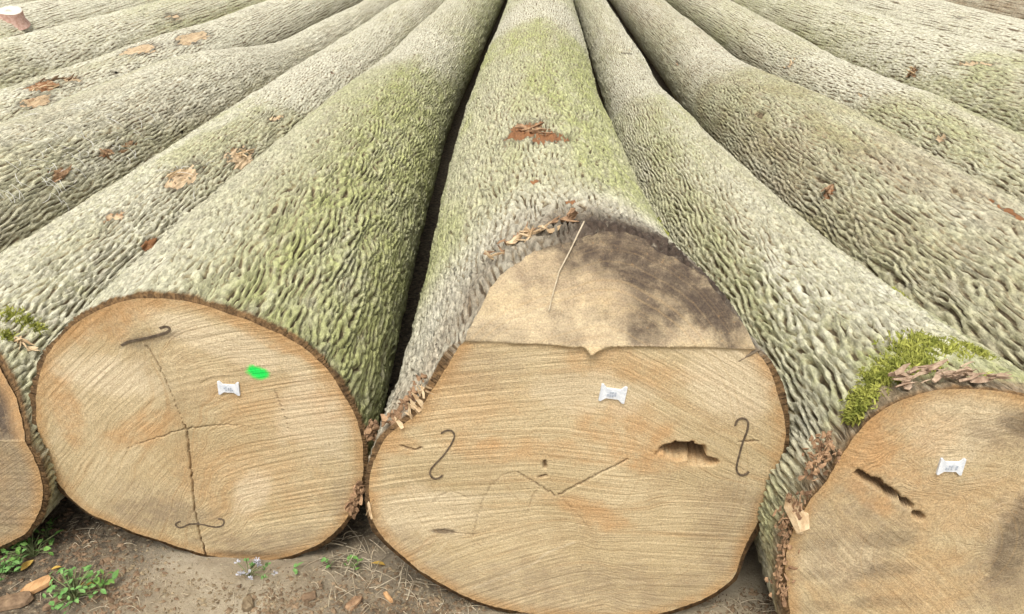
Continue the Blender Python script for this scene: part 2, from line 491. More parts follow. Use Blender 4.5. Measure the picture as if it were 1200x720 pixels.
        dep = s.depth * 1.12 * (1 - .35 * sstep(2.5, 5, Yg)) * (.85 + .35 * np.clip(ll, -1.2, 1.2)) * (1 - .5 * far) * (.25 + .75 * sstep(0, .03, Yg - y0[None]))
        disp = (h - 1) * dep + .0014 * ff + .002 * ll
        arc = np.cos(Pg), np.sin(Pg)
        # wounds: torn patches; tone 0 red-brown .. 1 pale wood
        wm = np.zeros_like(Yg); tone = np.full_like(Yg, .5); dirt = np.zeros_like(Yg)
        s.wp = []
        for (px, py, wid, lng, tn, *rest) in s.wounds:
            a0, yy, P = s.hit(px, py); rot = rest[0] if rest else 0
            da = ((Pg - a0 + np.pi) % (2 * np.pi) - np.pi) * s.R0; db = Yg - yy
            c_, s_ = math.cos(rot), math.sin(rot)
            e = np.hypot((da * c_ + db * s_) / (wid / 2), (-da * s_ + db * c_) / (lng / 2))
            nb = fbm(Pg * s.R0 / .012, Yg / .03, int(px + py), 3)
            e = e + 1.9 * (nb - .5)
            k = sstep(1.06, .94, e)
            tone = np.where(k > wm, tn, tone); wm = np.maximum(wm, k)
            dirt = np.maximum(dirt, .7 * sstep(1.6, .9, e))
            s.wp.append((a0, yy, P, wid, lng, tn))
        fib = fbm(Pg * s.R0 / .006, Yg / .05, s.seed + 60, 3)
        disp = disp * (1 - wm) + wm * (-.018 + .026 * fib)
        alga = np.clip(s.alga * (.55 + .8 * sstep(.3, .7, fbm(np.cos(Pg) * 1.8 + 20, Yg * .9 + np.sin(Pg), s.seed + 11, 3))), 0, 1)
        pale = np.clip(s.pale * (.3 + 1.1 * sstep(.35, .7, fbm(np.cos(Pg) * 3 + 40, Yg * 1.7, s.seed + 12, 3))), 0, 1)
        top = sstep(.1, .9, np.sin(Pg))
        pale = np.clip(pale + far * (.3 + .7 * top) * .8, 0, 1); alga = alga * (1 - .6 * far * top)  # paler young bark far off, tops whitened further as painted bright light
        brown = np.clip(s.brown * (.4 + 1.2 * fbm(np.cos(Pg) * 2.5, Yg * 1.4, s.seed + 13, 3)), 0, 1)
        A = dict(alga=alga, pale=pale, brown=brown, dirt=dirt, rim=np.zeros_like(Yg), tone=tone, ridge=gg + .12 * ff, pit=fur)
        if hasattr(s, 'paint_attrs'): disp = s.paint_attrs(A, Pg, Yg, disp, cx + r * np.cos(Pg), cz + r * np.sin(Pg))
        rs = s.rims(s.bc[1] + rb * np.sin(ph)); A['rim'][0] = rs; A['rim'][1] = .5 * rs
        V = np.stack([cx + (r + disp) * arc[0], Yg, cz + (r + disp) * arc[1]], -1)
        # the cut edge of the bark turns in behind the sawn face
        ring = np.stack([s.bc[0] + (rb - .05) * np.cos(ph), y0 + .003, s.bc[1] + (rb - .05) * np.sin(ph)], -1)[None]
        V = np.concatenate([ring, V]); A = {k: np.concatenate([a[:1], a]) for k, a in A.items()}
        A['rim'][0] = rs
        wm = np.concatenate([wm[:1] * 0, wm])
        nr, nc = V.shape[:2]
        i = np.arange(nr - 1)[:, None] * nc; j = np.arange(nc)[None]; j2 = (j + 1) % nc
        F = np.stack([i + j, i + j2, i + nc + j2, i + nc + j], -1).reshape(-1, 4)
        Vf = V.reshape(-1, 3); Af = {k: a.ravel() for k, a in A.items()}
        wf = wm.ravel()[F].mean(1) > .5
        tn = Af.pop('tone')
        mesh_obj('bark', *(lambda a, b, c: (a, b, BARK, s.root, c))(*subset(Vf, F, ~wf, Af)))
        if wf.any():
            a, b, c = subset(Vf, F, wf, {'tone': tn})
            # one part for each wound
            ctr = a[b].mean(1); W_ = np.array([q[2] for q in s.wp])
            near = np.argmin(((ctr[:, None] - W_[None]) ** 2).sum(-1), 1)
            for q in range(len(W_)):
                if (near == q).sum() > 3:
                    a2, b2, c2 = subset(a, b, near == q, c)
                    mesh_obj('bark_wound', a2, b2, WOUND, s.root, c2)
        # far end
        e = V[-1]; ce = e.mean(0)
        Ve = np.concatenate([e, (e - ce) * .5 + ce, ce[None]])
        n = nc; jj = np.arange(n); j3 = (jj + 1) % n
        Fe = np.concatenate([np.stack([jj, j3, n + j3, n + jj], -1), np.stack([n + jj, n + j3, np.full(n, 2 * n), np.full(n, 2 * n)], -1)])
        me = mesh_obj('end_face', Ve, Fe[:n], WOOD, s.root)
        return s.root

    def face_grid(s, n):
        a = np.linspace(-1, 1, n + 1); a, b = np.meshgrid(a, a)
        big = np.abs(a) > np.abs(b)
        with np.errstate(divide='ignore', invalid='ignore'):
            rho = np.where(big, np.abs(a), np.abs(b))
            t = np.where(big, np.arctan2(b * np.sign(a), np.abs(a)), 0)
            ang = np.where(big, np.where(a > 0, (np.pi / 4) * (b / a), np.pi + (np.pi / 4) * (b / a)),
                           np.where(b > 0, np.pi / 2 - (np.pi / 4) * (a / b), 3 * np.pi / 2 - (np.pi / 4) * (a / b)))
        ang = np.where(rho == 0, 0, ang)
        ang = (ang + np.pi) % (2 * np.pi) - np.pi
        rf = np.interp(ang, np.append(PH, np.pi), np.append(s.rb, s.rb[0])) - .0105
        rf = rf + .0035 - .009 * fbm(ang * 5, 1 + 0 * ang, s.seed + 90, 4) - s.ragged * np.clip(np.sin(ang) - .5, 0, 1) * fbm(ang * 9, 3 + 0 * ang, s.seed + 91, 4)
        x = s.bc[0] + rho * rf * np.cos(ang); z = s.bc[1] + rho * rf * np.sin(ang)
        i = np.arange(n)[:, None] * (n + 1); j = np.arange(n)[None]
        F = np.stack([i + j, i + j + 1, i + n + 2 + j, i + n + 1 + j], -1).reshape(-1, 4)
        return x, z, rho, ang, rf, F

    def build_face(s, n=48, painter=None, split=None):
        x, z, rho, ang, rf, F = s.face_grid(n)
        A = {k: np.zeros_like(x) for k in ('orange', 'pale', 'grey', 'dirt', 'crack', 'paint', 'saw', 'rimd', 'sawu', 'sawv', 'ring')}
        y = s.cutf(x, z) - .002 + .003 * (fbm(x * 9, z * 9, s.seed + 3, 3) - .5)
        A['rimd'] = .8 * sstep(.035, .0, (1 - rho) * rf)
        nz = bandnoise(256, 256, .004, .004, .5, .018, .7, s.seed + 200)
        A['saw'] = sample(nz, x / .004, z / .004)
        pith = s.bc + (np.array(s.pith) if s.pith else 0)
        A['ring'] = np.hypot(x - pith[0], z - pith[1]) * (1 + .12 * (fbm(x * 4, z * 4, s.seed + 8, 2) - .5)) / (.75 + .25 * rf / rf.mean())
        A['sawu'], A['sawv'] = x, z + .3 * x * x
        if painter: y = painter(A, x, y, z)
        y = y - .00035 * A['saw'] * (1 - A['crack'])
        V = np.stack([x, y, z], -1).reshape(-1, 3)
        Af = {k: a.ravel() for k, a in A.items()}
        done = np.zeros(len(F), bool)
        out = {}
        for nm, mask in (split(A, x, z) if split else []):
            k = (mask.ravel()[F].mean(1) > .5) & ~done
            done |= k
            v, f, a = subset(V, F, k, Af)
            out[nm] = mesh_obj(nm, v, f, WOOD, s.root, a)
        v, f, a = subset(V, F, ~done, Af)
        out['cut_face'] = mesh_obj('cut_face', v, f, WOOD, s.root, a)
        return out

def seg_dist(x, z, pts):
    """distance to a polyline and position along it (0..1)"""
    best = np.full(x.shape, 9.0); tt = np.zeros(x.shape)
    L = np.linalg.norm(np.diff(pts, axis=0), axis=1); cum = np.concatenate([[0], np.cumsum(L)])
    for k in range(len(pts) - 1):
        a, b = pts[k], pts[k + 1]; d = b - a
        t = np.clip(((x - a[0]) * d[0] + (z - a[1]) * d[1]) / (d @ d), 0, 1)
        q = np.hypot(x - a[0] - t * d[0], z - a[1] - t * d[1])
        tt = np.where(q < best, (cum[k] + t * L[k]) / cum[-1], tt); best = np.minimum(best, q)
    return best, tt

def densify(pts, amp, seed, n=24):
    pts = np.asarray(pts, float)
    t = np.concatenate([[0], np.cumsum(np.linalg.norm(np.diff(pts, axis=0), axis=1))]); u = np.linspace(0, t[-1], n)
    p = np.stack([np.interp(u, t, pts[:, k]) for k in range(2)], -1)
    r = np.random.default_rng(seed)
    j = r.standard_normal((n, 2)) * amp; j[0] = j[-1] = 0
    return p + j

class FacePaint:
    """marks on a sawn face, placed by where the photo shows them on the face's plane"""
    def __init__(s, proj): s.proj = proj
    def xz(s, px, py):
        p = s.proj(px, py); return np.array([p[0], p[2]])
    def blob(s, x, z, px, py, rx, ry, rot=0, seed=0, ragged=.5, freq=25):
        c = s.xz(px, py); k = 1 / 560.
        c_, s_ = math.cos(rot), math.sin(rot)
        dx, dz = x - c[0], z - c[1]
        e = np.hypot((dx * c_ + dz * s_) / (rx * k), (-dx * s_ + dz * c_) / (ry * k))
        e = e + ragged * 2 * (fbm(x * freq, z * freq, seed + int(px), 4) - .5)
        return sstep(1.25, .55, e)
    def saw(s, x, z, regions, seed):
        """saw tracks: several sweeps of the chain, each with its own direction"""
        num = 0; den = 1e-6; U = 0; Vv = 0
        for k, (px, py, rad, deg, wl) in enumerate(regions):
            c = s.xz(px, py); a = math.radians(deg)
            g = bandnoise(512, 512, .003, .003, .35, wl * .75, .85, seed + k)
            u = x * math.cos(a) + z * math.sin(a); v = -x * math.sin(a) + z * math.cos(a)
            v = v + .25 * u * u
            f = sample(g, u / .003, v / .003)
            w = np.exp(-((x - c[0]) ** 2 + (z - c[1]) ** 2) / (rad / 560.) ** 2 + 1.2 * (fbm(x * 8, z * 8, seed + k, 3) - .5))
            w = w ** 3
            num = num + f * w; den = den + w; U = U + w * u; Vv = Vv + w * v
        s.u, s.v = U / den, Vv / den
        return num / den
    def crack(s, A, x, y, z, pts, w, depth, seed, darken=1.0, taper=True):
        w = w * .42
        q_ = np.array([s.xz(*q) for q in pts]); k_ = np.array([.25, .5, .25]); p = densify(q_, 0, seed)
        for _ in range(4):
            for c_ in range(2): p[1:-1, c_] = np.convolve(p[:, c_], k_, 'valid')
        p = densify(p, .0011, seed, 40)
        d, t = seg_dist(x, z, p)
        ww = w * (np.clip(1.15 - t, .25, 1) if taper else 1)
        k = np.exp(-(d / ww) ** 2)
        A['crack'] = np.maximum(A['crack'], darken * k)  # darker brown inside the crack groove
        return y + depth * .6 * k

# ---- the three big logs in front
YA, YB, YC, YL = 1.37, 1.224, 1.10, 1.336
pa = lambda x, y: at(x, y, YA)
outA = [(170, 343), (215, 345), (270, 362), (330, 385), (380, 420), (410, 460), (425, 495), (432, 530), (427, 575), (412, 610), (385, 637),
        (345, 655), (290, 662), (240, 652), (190, 637), (140, 620), (95, 600), (65, 570), (45, 530), (36, 485), (40, 435), (60, 400), (90, 372), (125, 352)]
ptsA = np.array([pa(*q)[[0, 2]] for q in outA]); cA = np.array([ptsA[:, 0].min() + ptsA[:, 0].max(), ptsA[:, 1].min() + ptsA[:, 1].max()]) / 2

ZH, MB_ = .665, .95                               # hinge height and lean of the felling notch on the middle log
def cutB(x, z):
    zh = ZH + .012 * (fbm(x * 7, 2 + 0 * x, 4, 2) - .5) - .014 * np.clip(1 - np.where(x < .092, (.092 - x) * .8, (x - .092) * .32) / .014, 0, 1) ** 1.5 - .004 * np.clip(1 - np.abs(x - .06) / .05, 0, 1)
    return YB + sstep(zh - .004, zh + .002, z) * (-.006 + MB_ * np.clip(z - ZH, -.05, 1))
def pb(x, y):
    p = at(x, y, YB)
    return p if p[2] <= ZH else at(x, y, YB, MB_, ZH)
outB = [(430, 545), (428, 590), (435, 622), (470, 655), (520, 690), (570, 712), (650, 726), (760, 726), (830, 705), (866, 680), (872, 650), (900, 600),
        (920, 550), (926, 500), (916, 445), (893, 405), (868, 360), (838, 320), (796, 282), (750, 260), (700, 252), (650, 262), (610, 285), (580, 312),
        (545, 372), (522, 412), (505, 445), (482, 485), (445, 510)]
ptsB = np.array([pb(*q)[[0, 2]] for q in outB]); cB = np.array([(ptsB[:, 0].min() + ptsB[:, 0].max()) / 2, .40])

pc = lambda x, y: at(x, y, YC)
outC = [(1200, 457), (1170, 450), (1133, 447), (1083, 453), (1045, 465), (1012, 487), (990, 515), (968, 555), (940, 585), (924, 615), (916, 650), (917, 700), (921, 725)]
ptsC = np.array([pc(*q)[[0, 2]] for q in outC])
ptsC = np.concatenate([ptsC, [(.48, .09), (.57, .02), (.70, 0.0), (.86, .01), (1.0, .08), (1.08, .24), (1.07, .40), (.99, .54), (.89, .61)]])
cC = np.array([.71, .33])

def cutL(x, z):
    return np.where(z > .34, YL + .8 * (z - .34) + .012 * (fbm(x * 22, z * 22, 66, 4) - .5), YL)

A = Log('thick ash log with green algae, round sawn end with bright green paint spot', cA[0], .345, YA, yaw=-.032, taper=.045,
        butt=polar_outline(ptsA, cA), bc=cA, flare=.62, seed=3, cols=418, wl=(0.0143, 0.073), depth=.0105, bias=-.38,
        alga=1.15, pale=.2, brown=.05, hump=(4.3, .0, .0), pale_from=4.5)
B = Log('widest ash log in the centre, notched sawn end with sloping upper cut', .058, .358, YB, yaw=-.036, taper=.003,
        butt=polar_outline(ptsB, cB, 3), bc=cB, ragged=.045, cut=cutB, flare=.52, seed=5, cols=418, wl=(0.0143, 0.066), depth=.011, bias=-.33,
        alga=.85, pale=.2, brown=.1, hump=(5.0, .0, .0), pale_from=5.2,
        wounds=[(612, 153, .10, .20, .25, .3), (645, 160, .09, .12, .2, .2), (625, 212, .022, .03, .1), (668, 235, .02, .02, .2)])
C = Log('ash log with mossy rim at right front, deeply ridged bark', .69, .29, YC, yaw=-.03, taper=.075,
        butt=polar_outline(ptsC, cC), bc=cC, flare=.55, seed=8, cols=406, wl=(0.0151, 0.083), depth=.0125, bias=-.36,
        alga=.5, pale=.4, brown=.15, hump=(4.1, .004, .01), pale_from=4.3,
        wounds=[(822, 151, .03, .06, .9), (735, 63, .10, .05, .8), (752, 93, .05, .04, .9)])
D = Log('brown grey ash log with coarse furrowed bark, right of the mossy log', 1.20, .33, 1.25, yaw=-.015, taper=.03, seed=11, cols=294,
        wl=(0.0151, 0.094), depth=.0105, bias=-.35, alga=.35, pale=.2, brown=.7, hump=(4.2, .0, .05), pale_from=4.6, step=(0.0090, 0.0150, 0.0300),
        wounds=[(970, 226, .035, .07, .25), (1182, 246, .02, .22, .1), (793, 74, .03, .08, .5)])
E = Log('slim greenish ash log with two pale branch scars, right side of the row', 1.825, .275, .9, taper=.008, seed=14, cols=279,
        wl=(0.0185, 0.077), depth=.009, bias=-.3, alga=.5, pale=.3, brown=.3, hump=(4.0, .006, .02), pale_from=3.9, step=(0.0150, 0.0195, 0.0375),
        wounds=[(926, 76, .05, .07, .8), (1101, 162, .04, .07, .9), (1007, 111, .02, .08, .9)])
F = Log('green ash log with torn orange branch notch, right side of the row', 2.43, .34, .9, taper=.008, seed=17, cols=232,
        wl=(0.0185, 0.071), depth=.008, bias=-.3, alga=.6, pale=.4, brown=.1, hump=(5.2, .004, .01), pale_from=4.4, step=(0.0180, 0.0240, 0.0420),
        wounds=[(1070, 86, .05, .09, .45), (1140, 74, .03, .25, .8, -.3)])
G = Log('pale grey ash log, last but one at the upper right', 3.12, .345, .9, taper=.008, seed=19, cols=202,
        wl=(0.0185, 0.071), depth=.007, bias=-.3, alga=.3, pale=.75, brown=.1, pale_from=4.6, step=(0.0300, 0.0390, 0.0600), wounds=[(1123, 21, .03, .1, .1)])
H = Log('dark brown log at the upper right corner', 3.92, .40, 1.0, taper=.008, seed=23, cols=186, wl=(0.0252, 0.094), depth=.012,
        bias=-.1, alga=.05, pale=.05, brown=1.0, pale_from=30, step=(0.0390, 0.0450, 0.0600), name='brown_log')
L1 = Log('ash log with torn pale wounds and weathered notched end at the left edge', -1.335, .272, YL, taper=.008, seed=29, cols=294,
         cut=cutL, buttk=1.0, wl=(0.0139, 0.071), depth=.009, bias=-.42, alga=.45, pale=.6, brown=.1, hump=(3.9, .0, .0), pale_from=3.7, step=(0.0083, 0.0150, 0.0300),
         wounds=[(285, 186, .11, .19, .85), (213, 206, .07, .22, .8), (324, 138, .03, .12, .85, .2), (135, 253, .04, .07, .6), (177, 286, .03, .07, .3), (390, 85, .02, .05, .1)])
L2 = Log('grey ash log with orange scrapes and stringy pale fibres, left side', -1.93, .325, 1.0, taper=.008, seed=31, cols=294,
         wl=(0.0139, 0.077), depth=.008, bias=-.40, alga=.3, pale=.8, brown=.2, hump=(5.0, .0, .10), pale_from=4.3, step=(0.0120, 0.0180, 0.0330),
         wounds=[(127, 178, .03, .10, .5), (155, 167, .02, .09, .45), (70, 203, .035, .09, .45), (215, 155, .015, .03, .1)])
L3 = Log('mostly hidden ash log with ragged torn top and stripped pale wood', -2.54, .29, 1.0, taper=.008, seed=37, cols=232,
         wl=(0.0185, 0.071), depth=.007, bias=-.3, alga=.25, pale=.9, brown=.1, pale_from=4.8, step=(0.0180, 0.0210, 0.0375),
         wounds=[(50, 100, .10, .20, .4), (85, 93, .06, .10, .8), (45, 118, .06, .2, .6), (165, 57, .10, .35, .95), (225, 44, .10, .5, .95), (135, 85, .03, .04, .1)])
L4 = Log('green ash log with coarse bark and pale torn patch at far upper left', -3.17, .335, .9, taper=.008, seed=41, cols=232,
         wl=(0.0202, 0.083), depth=.011, bias=-.3, alga=.75, pale=.4, brown=.2, pale_from=4.6, step=(0.0210, 0.0240, 0.0450),
         wounds=[(3, 112, .06, .12, .5), (95, 22, .03, .12, .1), (203, 20, .09, .2, .7)])
L5 = Log('pale greenish ash log with sawn branch stub in the upper left corner', -3.86, .365, .9, taper=.008, seed=43, cols=186,
         wl=(0.0202, 0.083), depth=.008, bias=-.3, alga=.5, pale=.6, brown=.1, pale_from=5.2, step=(0.0360, 0.0390, 0.0600), wounds=[(262, 3, .05, .15, .8)])
L6 = Log('farthest ash log behind the others in the upper left corner', -4.62, .38, .9, taper=.008, seed=47, cols=155,
         wl=(0.0202, 0.083), depth=.008, bias=-.3, alga=.5, pale=.5, brown=.1, pale_from=6, step=(0.0450, 0.0450, 0.0675))

def patch(log, Pg, Yg, px, py, wid, lng, seed, ragged=1.0):
    a0, yy, P = log.hit(px, py)
    da = ((Pg - a0 + np.pi) % (2 * np.pi) - np.pi) * log.R0
    e = np.hypot(da / wid, (Yg - yy) / lng) + ragged * (fbm(Pg * log.R0 / .03, Yg / .03, seed, 4) - .5)
    return sstep(1.2, .6, e)

def attrsA(A_, Pg, Yg, disp, x, z):
    # the flank towards the middle log carries most of the algae
    side = sstep(1.75, .7, Pg)
    A_['alga'] = np.clip(A_['alga'] * (.35 + .95 * side) + .25 * sstep(2.4, 3.4, Yg) * sstep(4.6, 4.2, Yg), 0, 1)
    A_['pale'] = np.clip(A_['pale'] + .3 * sstep(2.0, 1.5, Yg) * sstep(1.2, 1.7, Pg), 0, 1)
    A_['dirt'] = np.maximum(A_['dirt'], .7 * sstep(.32, .1, z))  # darker towards the bottom of the log
    return disp
A.paint_attrs = attrsA

def attrsB(A_, Pg, Yg, disp, x, z):
    e = Yg - cutB(x, z)
    near = sstep(.42, .12, e + .1 * (fbm(Pg * 9, Yg * 9, 73, 3) - .5)) * sstep(.60, .72, z)
    A_['dirt'] = np.maximum(A_['dirt'], near * (.35 + .65 * sstep(-.05, .12, x)))
    A_['brown'] = np.clip(A_['brown'] + .8 * sstep(.45, .1, e) * sstep(.55, .7, z), 0, 1)
    A_['brown'] = np.clip(A_['brown'] + .9 * sstep(.3, .05, e) * sstep(-.12, -.25, x), 0, 1)
    A_['alga'] = A_['alga'] * sstep(.30, .75, e)
    A_['pale'] = np.clip(A_['pale'] + .15 * sstep(.75, .45, e) * sstep(.05, .3, e), 0, 1)
    edge = sstep(.05, .005, e)
    up = sstep(.62, .70, z)
    rag = sstep(.11, .0, e + .05 * (fbm(Pg * 14, Yg * 20, 71, 3) - .5)) * up
    disp = disp * (1 - .5 * rag) - rag * (.010 + .020 * fbm(Pg * 14, Yg * 28, 77, 4))
    return disp * (1 - .6 * edge * (1 - up))
B.paint_attrs = attrsB
B.rims = lambda z: sstep(.70, .62, z)

def attrsC(A_, Pg, Yg, disp, x, z):
    m = patch(C, Pg, Yg, 1085, 420, .15, .10, 7)
    A_['alga'] = np.clip(np.maximum(A_['alga'], m), 0, 1)
    lip = sstep(.075, .02, Yg - YC + .05 * (fbm(Pg * 9, Yg * 16, 79, 3) - .5))
    A_['brown'] = np.clip(A_['brown'] + .9 * sstep(.10, .0, Yg - YC) + lip, 0, 1)
    A_['alga'] = A_['alga'] * (1 - .9 * lip); A_['ridge'] = A_['ridge'] - 1.2 * lip; A_['pit'] = A_['pit'] - .4 * lip
    A_['pale'] = np.clip(A_['pale'] + .45 * patch(C, Pg, Yg, 985, 330, .16, .35, 9), 0, 1) * sstep(.03, .12, Yg - YC)
    edge = sstep(.10, .01, Yg - YC) * sstep(.8, 1.6, Pg)
    return disp * (1 - .6 * edge) - edge * .02 * fbm(Pg * 10, Yg * 22, 78, 4)
C.paint_attrs = attrsC

for lg in (A, B, C, D, E, F, G, H, L1, L2, L3, L4, L5, L6):
    lg.build()

# ---- sawn faces
fpA = FacePaint(pa)
def paintA(T, x, y, z):
    p = fpA
    T['saw'] = p.saw(x, z, [(330, 470, 120, -4, .012), (330, 570, 120, -1, .012), (130, 470, 110, 22, .02), (130, 560, 110, 28, .017), (230, 390, 90, -6, .03), (240, 600, 60, 6, .02)], 300); T['sawu'], T['sawv'] = p.u, p.v
    b = p.blob
    T['orange'] = np.clip(.9 * b(x, z, 120, 375, 75, 26, .45, 1) + .8 * b(x, z, 165, 505, 70, 22, .35, 2) + .75 * b(x, z, 75, 470, 22, 60, 0, 3)
        + .8 * b(x, z, 330, 400, 90, 14, -.5, 4) + .6 * b(x, z, 390, 460, 25, 40, 0, 5) + .5 * b(x, z, 330, 480, 90, 40, 0, 6) + .45 * b(x, z, 280, 560, 100, 60, 0, 7), 0, 1)
    T['pale'] = np.clip(.7 * b(x, z, 265, 400, 90, 22, -.35, 8, .35) + .7 * b(x, z, 130, 440, 60, 26, -.2, 9) + .75 * b(x, z, 295, 575, 22, 42, -.5, 10, .25) + .6 * b(x, z, 370, 490, 50, 60, 0, 11), 0, 1)
    T['grey'] = np.clip(.75 * b(x, z, 190, 605, 70, 30, .1, 12) + .8 * b(x, z, 340, 635, 110, 26, 0, 13) + .45 * b(x, z, 160, 590, 60, 40, 0, 14) + .7 * b(x, z, 410, 590, 22, 50, 0, 15), 0, 1)
    T['dirt'] = np.clip(.85 * b(x, z, 275, 655, 120, 16, .05, 16) + .5 * b(x, z, 175, 398, 42, 9, .25, 17, .3), 0, 1)
    c0 = p.xz(302, 436); ee = np.hypot((x - c0[0]) * .95 + .3 * (z - c0[1]), (z - c0[1]) * 1.15) / .021 + .5 * (fbm(x * 60, z * 60, 18, 3) - .5)
    T['paint'] = sstep(1.45, .45, ee)
    y = p.crack(T, x, y, z, [(172, 405), (185, 425), (200, 458), (216, 500)], .0028, .012, 1, .75)
    y = p.crack(T, x, y, z, [(217, 498), (221, 520), (225, 560), (230, 608), (238, 640), (243, 655)], .0028, .03, 2, .9, False)
    y = p.crack(T, x, y, z, [(218, 503), (245, 499), (270, 497), (300, 501)], .0024, .010, 3, .7)
    y = p.crack(T, x, y, z, [(217, 503), (190, 511), (165, 519), (140, 530)], .0024, .008, 4, .55)
    y = p.crack(T, x, y, z, [(322, 458), (330, 475), (338, 502)], .0022, .008, 5, .6)
    return y
def splitA(T, x, z):
    return [('paint_mark', T['paint'] > .05)]
fA = A.build_face(275, paintA, splitA)
fA['paint_mark']['label'] = 'bright green spray paint spot'

fpB = FacePaint(pb)
def paintB(T, x, y, z):
    p = fpB; b = p.blob
    up = sstep(ZH - .006, ZH + .002, z)
    s1 = p.saw(x, z, [(800, 440, 110, -33, .013), (870, 520, 70, -30, .013), (600, 440, 110, 8, .012), (560, 560, 100, 3, .014), (700, 560, 100, -4, .016), (620, 660, 130, 25, .012), (800, 640, 110, 8, .02)], 400); u1, v1 = p.u, p.v
    s2 = p.saw(x, z, [(600, 380, 110, -3, .02), (720, 330, 90, 10, .03)], 440) * .6
    y = y + up * (.010 * (fbm(x * 16, z * 30, 81, 5) - .5) + .004 * (fbm(x * 70, z * 25, 82, 3) - .5))
    T['saw'] = s2 * up + s1 * (1 - up); T['sawu'] = p.u * up + u1 * (1 - up); T['sawv'] = p.v * up + v1 * (1 - up)
    lo = 1.0 - up; T['rimd'] = T['rimd'] * lo
    T['orange'] = np.clip(lo * (.8 * b(x, z, 735, 500, 60, 40, -.5, 1) + .7 * b(x, z, 600, 525, 90, 18, 0, 2) + .75 * b(x, z, 690, 600, 50, 18, -.4, 3) + .7 * b(x, z, 760, 540, 70, 16, 0, 4)
        + .7 * b(x, z, 460, 520, 30, 16, 0, 5) + .6 * b(x, z, 740, 430, 90, 18, -.2, 6) + .45 * b(x, z, 540, 470, 70, 50, 0, 7)) + up * .08 * b(x, z, 700, 320, 120, 50, 0, 8), 0, 1)
    T['pale'] = np.clip(lo * (.75 * b(x, z, 870, 440, 50, 50, -.5, 9, .4) + .5 * b(x, z, 500, 600, 60, 40, 0, 10) + .55 * b(x, z, 690, 460, 60, 30, 0, 20)) + up * (.35 * b(x, z, 640, 395, 110, 26, 0, 11, .45)), 0, 1)
    T['grey'] = np.clip(lo * (.65 * b(x, z, 640, 690, 200, 50, 0, 12) + .6 * b(x, z, 860, 620, 50, 70, 0, 13) + .6 * b(x, z, 470, 640, 40, 30, -.5, 14) + .4 * b(x, z, 560, 430, 50, 25, 0, 15))
        + up * (.9 * b(x, z, 775, 350, 40, 45, 0, 16) + .5 * b(x, z, 700, 310, 120, 30, 0, 17) + .55 + .5 * (fbm(x * 20, z * 40, 83, 4) - .5)), 0, 1)
    T['dirt'] = np.clip(up * (1.0 * b(x, z, 745, 288, 95, 30, -.2, 18) + .7 * b(x, z, 690, 272, 110, 14, 0, 28) + .95 * b(x, z, 835, 345, 24, 60, .5, 19) + .7 * b(x, z, 770, 365, 30, 30, 0, 21) + .4 * sstep(.45, .7, fbm(x * 18, z * 34, 84, 4)) + .04) + lo * (.9 * b(x, z, 520, 622, 15, 4, 0, 22, .5, 60) + .5 * b(x, z, 440, 625, 16, 14, 0, 23)), 0, 1)
    for k, (q, w, d, st) in enumerate([
            ([(655, 579), (680, 566), (705, 553), (735, 538)], .0024, .016, .9), ([(606, 553), (628, 566), (650, 580)], .002, .008, .6),
            ([(600, 553), (585, 557), (570, 575), (560, 600), (554, 628)], .0022, .004, .4), ([(655, 580), (675, 600), (690, 618)], .002, .003, .35),
            ([(505, 590), (515, 580), (530, 575), (548, 583)], .002, .003, .35), ([(470, 522), (485, 527), (495, 524)], .003, .008, .8),
            ([(618, 600), (622, 585), (630, 572)], .002, .003, .3), ([(505, 622), (520, 621), (534, 624), (556, 626)], .0022, .003, .4),
            ([(866, 517), (880, 517), (890, 516)], .002, .006, .6)]):
        y = p.crack(T, x, y, z, q, w, d, 50 + k, st, False)
    for (q, w) in (([(638, 540), (639, 548)], .0045), ([(632, 559), (640, 557)], .003)):
        y = p.crack(T, x, y, z, q, w, .02, 70, 1, False)
    # pale scratches
    for (q, w, k) in (([(552, 690), (600, 672), (628, 658), (645, 645), (672, 635)], .0025, .8), ([(490, 650), (510, 625), (522, 592)], .003, .45), ([(500, 660), (520, 640), (530, 615)], .002, .5)):
        d, t = seg_dist(x, z, densify([p.xz(*v) for v in q], .001, 9))
        T['pale'] = np.maximum(T['pale'], k * np.exp(-(d / w) ** 2))
    # rotten hole
    h = np.maximum(b(x, z, 802, 528, 25, 13, 0, 30, .5, 45), b(x, z, 826, 540, 17, 6, 0, 31, .4, 45))
    y = y + .09 * sstep(.3, .75, h) * lo
    T['crack'] = np.maximum(T['crack'], .95 * sstep(.35, .7, h) * lo)
    T['orange'] = np.maximum(T['orange'], .9 * sstep(.02, .35, h) * lo)
    return y
def splitB(T, x, z):
    return [('notch_face', z > ZH - .002)]
fB = B.build_face(285, paintB, splitB)
fB['notch_face']['label'] = 'weathered sloping upper cut with dark dirt stains'

